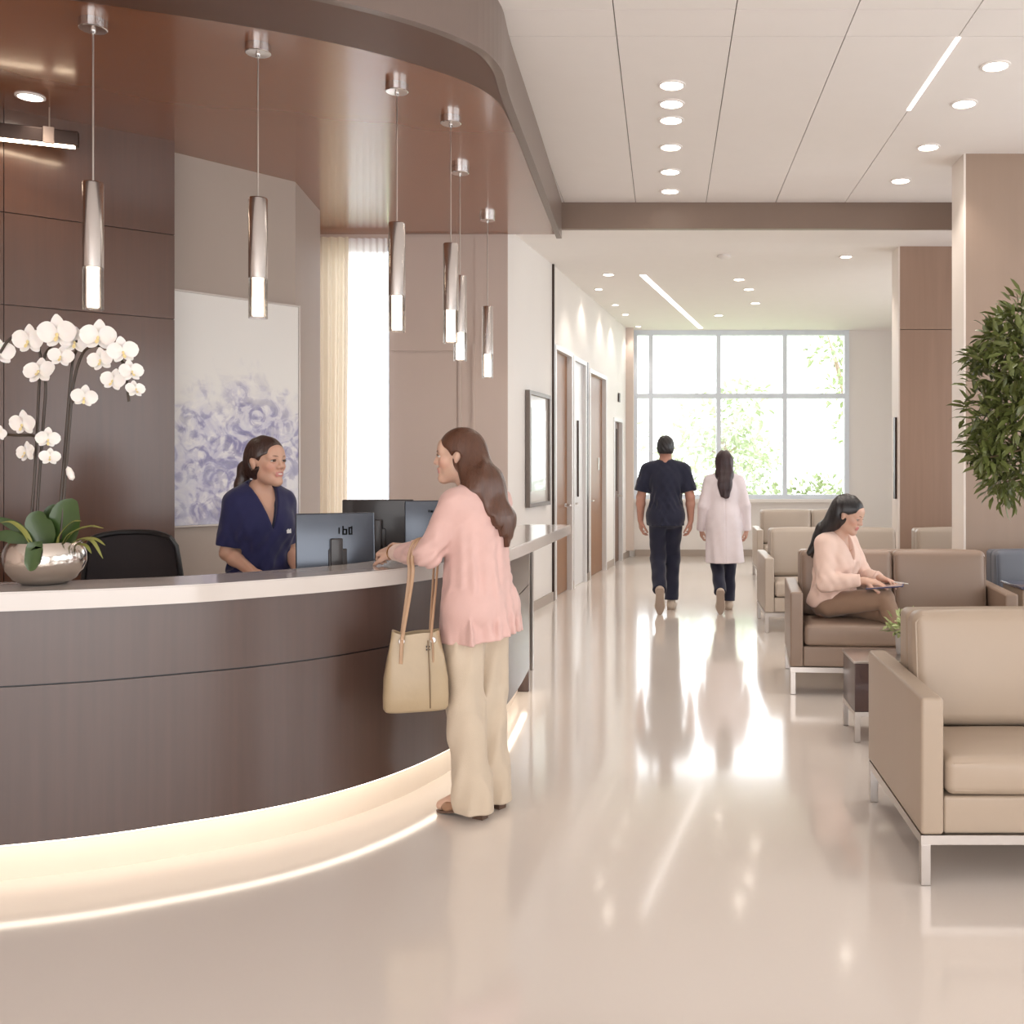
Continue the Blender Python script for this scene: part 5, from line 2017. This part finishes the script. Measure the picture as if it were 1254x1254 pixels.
    for sd in 'lr':
        shoe(g, sd, t, 'sneaker', M['sneaker'], M['sole'], None, (0, 0, 1), .008)


receptionist()


# ------------------------------------------------------------------ the two people walking away
def walk(g, back='l'):
    J, s = g.J, g.s
    f = 'r' if back == 'l' else 'l'
    sg = {'l': -1, 'r': 1}
    J['hp' + back] = V(sg[back] * .075, -.01, .88) * V(s, s, s); J['hp' + f] = V(sg[f] * .075, .01, .88) * s
    J['kn' + back] = V(sg[back] * .070, .045, .482) * s; J['an' + back] = V(sg[back] * .052, -.235, .215) * s; J['to' + back] = V(sg[back] * .060, -.195, .03) * s
    J['kn' + f] = V(sg[f] * .065, .115, .482) * s; J['an' + f] = V(sg[f] * .055, .085, .085) * s; J['to' + f] = V(sg[f] * .065, .24, .03) * s


def walk_shoes(g, t, back='l'):
    f = 'r' if back == 'l' else 'l'
    shoe(g, back, t, 'sneaker', M['sneaker'], M['sole'], V(0, .22, -.97), (0, 1, .2), .006)
    shoe(g, f, t, 'sneaker', M['sneaker'], M['sole'], V(.05 if f == 'r' else -.05, 1, 0), (0, 0, 1), .006)


def man():
    t, wl = person('man in dark navy scrubs walking away down the corridor', (.0, 10.5, 0), (0, 1))
    g = Figure(1.80, True)
    walk(g)
    J, s = g.J, g.s
    for sd, sg in (('l', -1), ('r', 1)):
        J['sh' + sd] = V(sg * .188, -.01, 1.445)
        J['el' + sd] = V(sg * .252, -.03 + (.02 if sd == 'l' else -.02), 1.165)
        J['wr' + sd] = V(sg * .258, .03 + (.04 if sd == 'l' else -.03), .925)
        g.hands[sd] = (V(-sg * .05, .12, -1), V(-sg * .9, .25, 0), (.45, .5, .5, .55))
    g.body(t, (.52, .27, .20), .0055, (.55, .25, .22))
    g.face_parts(t)

    def hm(d, P):
        d = g.face_cut(d, P, .060, yb=.02)
        q = (P - J['head'].astype(P.dtype)) / g.hs
        e = np.maximum(-.052 - q[:, 2], -.4) * g.hs
        d = smax(d, e, .01)
        for sg in (-1, 1):
            c = g.H(sg * .082, .002, -.012).astype(P.dtype)
            d = smax(d, -(np.sqrt(((P - c) ** 2).sum(1)) - .034), .006)
        return d + folds(P, .0022, [(160, 60, 90), (-120, 150, -80), (90, -160, 120)], 3)
    strands('hair', g.cap_prims(.012), .005, hm, M['hair_black'], t)
    P = [Ell(g.TP('chest', 0, -.0, .02), (.178, .130, .18), g.TR, k=.06), Cap(J['chest'] + V(0, -.005, -.02), V(0, -.018, .85), .166, .182, k=.08, ax=(0, 1, 0), s=.88),
         Cap(J['shl'] * .9 + J['shr'] * .1, J['shr'] * .9 + J['shl'] * .1, .070, .070, k=.06)]
    for sg in (-1, 1):
        P.append(Cap(V(sg * .035, -.02, 1.51), V(sg * .14, -.015, 1.465), .046, .05, k=.06))
        e = J['sh' + 'lr'[sg > 0]]
        b = J['el' + 'lr'[sg > 0]]
        P.append(Cap(e, e + (b - e) * .85 + V(sg * .01, 0, 0), .072, .074, k=.03))

    und = g.under(.012) + fatter(trouser_prims(g, .088, .072, .066, .03)[:3], .012)

    def sm(d, P):
        d = d + (folds(P, .012, [(30, 20, 10), (-26, 40, -14), (50, -30, 16)], 5) + folds(P, .008, [(80, 50, 50), (-90, 60, 40)], 25)) * np.clip((1.42 - P[:, 2]) * 3, .2, 1)
        d = wear(d, P, und)
        d = neckhole(g, d, P, .058)
        d = vneck(g, d, P, .0, .12, .40)
        for sd in 'lr':
            a, b = J['sh' + sd], J['el' + sd]
            e = a + (b - a) * .80
            side = (P - e.astype(P.dtype)) @ unit(b - a).astype(P.dtype)
            near = Cap(e, b, .10, .10).d(P)
            d = np.where(near < 0, smax(d, side, .004), d)
        return cut_z(d, P, .875 + 0)
    strands('scrub_top', P, .006, sm, M['dark_navy'], t)
    P = trouser_prims(g, .088, .072, .066, .03)

    def pm(d, P):
        d = d + folds(P, .006, [(30, 20, 30), (-34, 24, 26), (20, 40, -40)], 9)
        for sd in 'lr':
            a, b = J['kn' + sd], J['an' + sd]
            e = b + (a - b) * .02
            near = Cap(e, e + (b - a) * .4, .10, .10).d(P)
            d = np.where(near < .02, smax(d, (P - e.astype(P.dtype)) @ unit(b - a).astype(P.dtype), .004), d)
        return cut_z(d, P, None, .94)
    strands('trousers', P, .006, pm, M['dark_navy'], t)
    walk_shoes(g, t)


man()


def coat_woman():
    t, wl = person('woman in a pale lab coat with long dark hair walking away from the viewer', (.60, 10.5, 0), (0, 1))
    g = Figure(1.645)
    walk(g)
    J, s = g.J, g.s
    for sd, sg in (('l', -1), ('r', 1)):
        J['sh' + sd] = V(sg * .150, -.005, 1.325)
        J['el' + sd] = V(sg * .215, -.04, 1.075)
        J['wr' + sd] = V(sg * .232, .03 + (.03 if sd == 'l' else -.04), .835)
        g.hands[sd] = (V(-sg * .05, .15, -1), V(-sg * .9, .25, 0), (.5, .55, .6, .6))
    g.body(t, (.56, .33, .25), .0055)
    g.face_parts(t)

    def hm(d, P):
        d = g.face_cut(d, P, .064, yb=.02)
        d = d + folds(P, .004, [(90, 20, 6), (-70, 60, -5), (120, -40, 8)], 3)
        return cut_z(d, P, 1.15, None, .03)
    hp = g.cap_prims(.014) + [Cap(g.H(0, -.05, -.01), V(0, -.06, 1.40), .084, .098, k=.04, ax=(0, 1, 0), s=.65), Cap(V(0, -.07, 1.42), V(.0, -.130, 1.30), .070, .062, k=.02, ax=(0, 1, 0), s=.5), Cap(V(0, -.130, 1.30), V(.01, -.150, 1.14), .060, .035, k=.04, ax=(0, 1, 0), s=.5)]
    strands('hair', hp, .005, hm, M['hair_wine'], t)
    P = [Ell(g.TP('chest', 0, -.0, .01), (.160, .124, .17), g.TR, k=.06), Cap(J['chest'] + V(0, -.005, -.02), V(0, -.012, .88), .150, .168, k=.06, ax=(0, 1, 0), s=.80), Cap(V(0, -.020, .95), V(0, -.020, .42), .164, .208, k=.08, ax=(0, 1, 0), s=.92),
         Cap(J['shl'] * .9 + J['shr'] * .1, J['shr'] * .9 + J['shl'] * .1, .064, .064, k=.05)]
    for sg in (-1, 1):
        P.append(Cap(V(sg * .03, -.014, 1.39), V(sg * .12, -.01, 1.338), .048, .046, k=.05))
    for sd in 'lr':
        sh, el, wr = J['sh' + sd], J['el' + sd], J['wr' + sd]
        P += [Cap(sh, el, .064, .056, k=.03), Cap(el, wr - (el - wr) * .08, .056, .046, k=.012)]

    und = g.under(.010) + fatter(trouser_prims(g, .086, .066, .062, .035), .012)

    def cm(d, P):
        w = np.clip((1.2 - P[:, 2]) / .6, .1, 1)
        arm = np.minimum(Cap(J['ell'], J['wrl'], .05, .05).d(P), Cap(J['elr'], J['wrr'], .05, .05).d(P))
        d = d + folds(P, .018, [(30, 14, 2), (-24, 36, -3), (46, -24, 2)], 5) * w * np.clip(arm / .03, .25, 1)
        d = wear(d, P, und)
        # back vent and centre seam
        x = np.abs(P[:, 0] - .004)
        d = d + np.where((P[:, 1] < 0) & (P[:, 2] < 1.25), .006 * np.exp(-(x / .006) ** 2), 0)
        d = neckhole(g, d, P, .052)
        d = vneck(g, d, P, -.06, .12, .38)
        for sd in 'lr':
            b = J['wr' + sd]
            a = J['el' + sd]
            e = b + (b - a) * .04
            near = Cap(e, e + (b - a) * .4, .06, .06).d(P)
            d = np.where(near < .01, smax(d, (P - e.astype(P.dtype)) @ unit(b - a).astype(P.dtype), .004), d)
        return cut_z(d, P, .50)
    coat = strands('lab_coat', P, .006, cm, M['labcoat'], t)
    cb = MB()
    pts = [(V(0, -.01, 1.385) + V(.082 * math.cos(a), .064 * math.sin(a) - .004, .012 * math.sin(a))) for a in np.linspace(-PI * 1.02, .02 * PI, 17)]
    cb.tube([Vector(p) for p in pts], .015, 8, flat=1.0)
    cb.build('collar', M['labcoat'], coat, True)
    P = trouser_prims(g, .086, .066, .062, .035)

    def pm(d, P):
        d = d + folds(P, .005, [(30, 20, 30), (-34, 24, 26), (20, 40, -40)], 9)
        for sd in 'lr':
            a, b = J['kn' + sd], J['an' + sd]
            e = b + (a - b) * .02
            near = Cap(e, e + (b - a) * .4, .10, .10).d(P)
            d = np.where(near < .02, smax(d, (P - e.astype(P.dtype)) @ unit(b - a).astype(P.dtype), .004), d)
        return cut_z(d, P, None, .66)
    strands('trousers', P, .006, pm, M['dark_navy'], t)
    walk_shoes(g, t)


coat_woman()


# ------------------------------------------------------------------ the seated woman
def seated():
    t, wl = person('woman in a peach blouse sitting cross-legged on the taupe sofa with a tablet', (1.14, 6.955, 0), (.72, -.69))
    g = Figure(1.60)
    J, s = g.J, g.s
    J.update(pel=V(0, 0, .585), waist=V(0, .0, .72), chest=V(0, .026, .865), neck0=V(0, .038, .99), neck1=V(0, .092, 1.085), head=V(0, .128, 1.158))
    g.hs *= 1.05
    J['shl'], J['shr'] = V(-.146, .026, .962), V(.146, .026, .962)
    J['elr'], J['wrr'] = V(.198, .075, .715), V(.055, .280, .734)
    J['ell'], J['wrl'] = V(-.195, .115, .725), V(-.085, .320, .742)
    J['hpr'], J['knr'], J['anr'], J['tor'] = V(.085, .03, .56), V(-.012, .395, .618), V(-.080, .50, .25), V(-.10, .62, .195)
    J['hpl'], J['knl'], J['anl'], J['tol'] = V(-.085, .03, .55), V(-.075, .385, .505), V(-.03, .40, .085), V(-.035, .54, .03)
    g.HR = head_frame(.17, .42, .0)
    g.hands['r'] = (V(-.45, .85, -.10), V(-.25, -.1, -.95), (.15, .2, .25, .3), .05)
    g.hands['l'] = (V(.10, .96, -.14), V(.25, 0, -.97), (.12, .2, .25, .3), .05)
    g.body(t, (.66, .42, .32), .0042, (.62, .22, .20))
    g.face_parts(t, .75, lid=.9)

    def hm(d, P):
        d = g.face_cut(d, P, .058, yb=.016)
        for sg in (-1, 1):
            c = g.H(sg * .082, .0, -.006).astype(P.dtype)
            d = smax(d, -(np.sqrt(((P - c) ** 2).sum(1)) - .026), .006)
        return d + folds(P, .003, [(90, 30, 6), (-60, 80, -5), (50, -120, 9)], 3)
    hp = g.cap_prims(.012) + [Cap(g.H(0, -.055, .0), V(.02, -.05, 1.03), .080, .075, k=.08, ax=(0, 1, 0), s=.7), Cap(V(.02, -.06, 1.03), V(.075, -.115, .885), .076, .028, k=.04, ax=(0, 1, 0), s=.5),
                              Cap(g.H(.060, -.045, -.03), V(.095, -.05, 1.0), .034, .036, k=.03), Cap(V(.095, -.05, 1.0), V(.13, -.10, .90), .036, .022, k=.03)]
    strands('hair', hp, .005, hm, M['hair_black'], t)
    # blouse
    P = [Ell(g.TP('chest', 0, -.0, .01), (.152, .120, .16), g.TR, k=.06), Cap(J['chest'] + V(0, -.005, -.02), V(0, .0, .575), .140, .178, k=.08, ax=(0, 1, 0), s=.86),
         Cap(J['shl'] * .9 + J['shr'] * .1, J['shr'] * .9 + J['shl'] * .1, .062, .062, k=.05)]
    for sg in (-1, 1):
        P.append(Cap(V(sg * .03, .01, 1.02), V(sg * .115, .008, .975), .046, .046, k=.05))
        P.append(Ell(g.TP('chest', sg * .066, .076, -.03), (.064, .054, .07), g.TR, k=.05))
    for sd in 'lr':
        sh, el, wr = J['sh' + sd], J['el' + sd], J['wr' + sd]
        P += [Cap(sh, el, .064, .062, k=.03), Cap(el, wr + (el - wr) * .04, .062, .042, k=.02)]

    und = g.under(.010) + [Ell(J['pel'] + V(0, 0, -.015), (.178, .138, .118), k=.05)] + [Ell(V(q * .072, -.03, .565), (.104, .104, .10), k=.05) for q in (-1, 1)]

    def bm(d, P):
        d = d + (folds(P, .010, [(50, 24, 10), (-36, 60, -14), (70, -30, 20), (30, 40, 60)], 6) + folds(P, .005, [(90, 60, 30), (-70, 60, 50), (50, 90, -40)], 26)) * np.clip((1.0 - P[:, 2]) * 4, .15, 1)
        d = wear(d, P, und)
        d = neckhole(g, d, P, .050)
        d = vneck(g, d, P, -.02, .12, .34)
        x = np.abs(P[:, 0])
        d = d - np.where((P[:, 1] > 0.05) & (P[:, 2] < .86), .003 * (x < .014), 0)
        for sd in 'lr':
            b = J['wr' + sd]
            a = J['el' + sd]
            e = b + (a - b) * .10
            near = Cap(e, e + (b - a) * .4, .055, .055).d(P)
            d = np.where(near < .01, smax(d, (P - e.astype(P.dtype)) @ unit(b - a).astype(P.dtype), .004), d)
        return smax(d, .548 + .55 * np.maximum(0, P[:, 1] + .02) + .008 * np.sin(P[:, 1] * 40) - P[:, 2], .004)
    bl = strands('blouse', P, .0045, bm, M['peach'], t)
    for sg in (-1, 1):
        cm = MB()
        rows = []
        for k in range(9):
            u = k / 8
            a = PI * (.5 + .62 * u)
            p = V(sg * -.064 * math.cos(a) * (1 if u > .0 else 1), .02 - .062 * math.sin(a) * -1 if False else .014 + .064 * math.cos(PI * u) , .0)
            ang = PI * u
            inner = V(sg * (.004 + .062 * math.sin(ang)), .018 + .060 * math.cos(ang), 1.018 + .030 * u - .028 * (1 - u) ** 2)
            outer = inner + V(sg * (.026 * math.sin(ang) + .012 * (1 - u)), .020 * math.cos(ang) + .008, -.034 - .012 * (1 - u))
            rows.append((inner, outer))
        vs, fs = [], []
        for a_, b_ in rows:
            n_ = unit(np.cross(b_ - a_, V(0, 0, 1)) + 1e-6) * .0
            vs += [a_, b_, b_ + V(0, 0, .006), a_ + V(0, 0, .006)]
        for k in range(8):
            for q in range(4):
                q2 = (q + 1) % 4
                fs.append((k * 4 + q, k * 4 + 4 + q, k * 4 + 4 + q2, k * 4 + q2))
        fs += [(0, 1, 2, 3), (35, 34, 33, 32)]
        cm.add(vs, fs).build('collar', M['peach'], bl, True, 0)
    nk = MB()
    nk.tube([Vector(g.TP('chest', x, .112 - 3.2 * x * x, .055 + 9.5 * x * x)) for x in np.linspace(-.06, .06, 15)], .0014, 6)
    nk.build('necklace', pbr('necklace_gold', srgb(220, 180, 120), .25, 1.0, var=.02), t, True)
    P = [Ell(J['pel'] + V(0, 0, -.015), (.160, .120, .100), k=.05)]
    for sg in (-1, 1):
        P.append(Ell(V(sg * .072, -.03, .565), (.09, .09, .085), k=.05))
    for sd in 'lr':
        hp_, kn, an = J['hp' + sd], J['kn' + sd], J['an' + sd]
        P += [Cap(hp_, kn, .088, .063, k=.015), Cap(kn, an, .062, .050, k=.012)]

    def pm(d, P):
        d = d + folds(P, .004, [(50, 24, 40), (-46, 40, 36), (30, 50, -40)], 4)
        for sd in 'lr':
            a, b = J['kn' + sd], J['an' + sd]
            e = b + (a - b) * .08
            near = Cap(e, e + (b - a) * .4, .07, .07).d(P)
            d = np.where(near < .01, smax(d, (P - e.astype(P.dtype)) @ unit(b - a).astype(P.dtype), .004), d)
        return cut_z(d, P, None, .70)
    strands('trousers', P, .005, pm, M['khaki'], t)
    shoe(g, 'l', t, 'flat', M['tan_leather'], M['heel'], None, (0, 0, 1), .006)
    shoe(g, 'r', t, 'flat', M['tan_leather'], M['white_plastic'], V(-.12, .80, -.55), (0, .55, .8), .006)
    # what she holds
    def world(v):
        return t.matrix_basis @ Vector(v)
    bpy.context.view_layer.update()
    tb = thing('tablet', 'thin dark tablet resting on the knee of the seated woman', 'tablet', world((-.03, .385, .698)), t.rotation_euler[2] + .5)
    tb.rotation_euler = (.10, 0.05, t.rotation_euler[2] + .5)
    MB().rbox(-.085, .085, -.12, .12, 0, .008, .0038, 2).build('case', pbr('tablet_navy', srgb(52, 52, 92), .4), tb, True)
    MB().box(-.078, .078, -.112, .112, .0078, .0086).build('screen', pbr('tablet_screen', srgb(206, 190, 186), .15, var=.03, coat=.4), tb)
    pen = thing('stylus', 'slim white stylus held above the tablet by the seated woman', 'stylus', world((-.075, .41, .726)), 0)
    dvec = (px(1112, 715, 6.56) - pen.location)
    MB().tube([(0, 0, 0), tuple(dvec * .12), tuple(dvec * .9), tuple(dvec)], [.0012, .0042, .0042, .003], 10).build('pen_body', M['white_plastic'], pen, True)


seated()
# ================================================================== daylight and camera
wd = bpy.data.worlds.new('daylight')
scene.world = wd
wd.use_nodes = True
nt = wd.node_tree
nt.nodes.clear()
bg = N(nt, 'ShaderNodeBackground')
bg.inputs[0].default_value = (1.0, .995, 1.0, 1)
bg.inputs[1].default_value = 4.0
wo = N(nt, 'ShaderNodeOutputWorld')
nt.links.new(bg.outputs[0], wo.inputs[0])
# portals guide daylight sampling through the glazing
def portal(loc, rot, sx, sy):
    l = bpy.data.lights.new('window_portal', 'AREA')
    l.shape = 'RECTANGLE'
    l.size, l.size_y = sx, sy
    l.cycles.is_portal = True
    o = bpy.data.objects.new('window_portal', l)
    COL.objects.link(o)
    o.location, o.rotation_euler = loc, rot


portal((1.22, DW + .25, 2.3), (-PI / 2, 0, 0), 3.6, 2.9)
portal((5.9, 5.9, 1.9), (0, PI / 2, 0), 2.9, 16.5)
portal((0, -4.3, 1.6), (PI / 2, 0, 0), 9.2, 3.2)
portal((-2.91, 9.8, 1.9), (-PI / 2, 0, 0), .7, 3.4)

cam = bpy.data.cameras.new('camera')
co = bpy.data.objects.new('camera', cam)
COL.objects.link(co)
co.location = (0, 0, EYE)
co.rotation_euler = (PI / 2, 0, 0)
cam.sensor_width = 36
cam.sensor_fit = 'HORIZONTAL'
cam.lens = 36 * F / 1254
cam.shift_x = -(VX - 627) / 1254
cam.shift_y = (VY - 627) / 1254
cam.clip_start = .05
scene.camera = co

scene.view_settings.view_transform = 'Standard'
scene.view_settings.look = 'None'
scene.view_settings.gamma = 1.0
scene.view_settings.use_curve_mapping = False
scene.view_settings.exposure = 0.16
cy = scene.cycles
cy.use_denoising = True
cy.max_bounces = 8
cy.diffuse_bounces = 4
cy.glossy_bounces = 4
cy.transparent_max_bounces = 10
cy.transmission_bounces = 4
cy.sample_clamp_indirect = 6
cy.caustics_reflective = False
cy.caustics_refractive = False
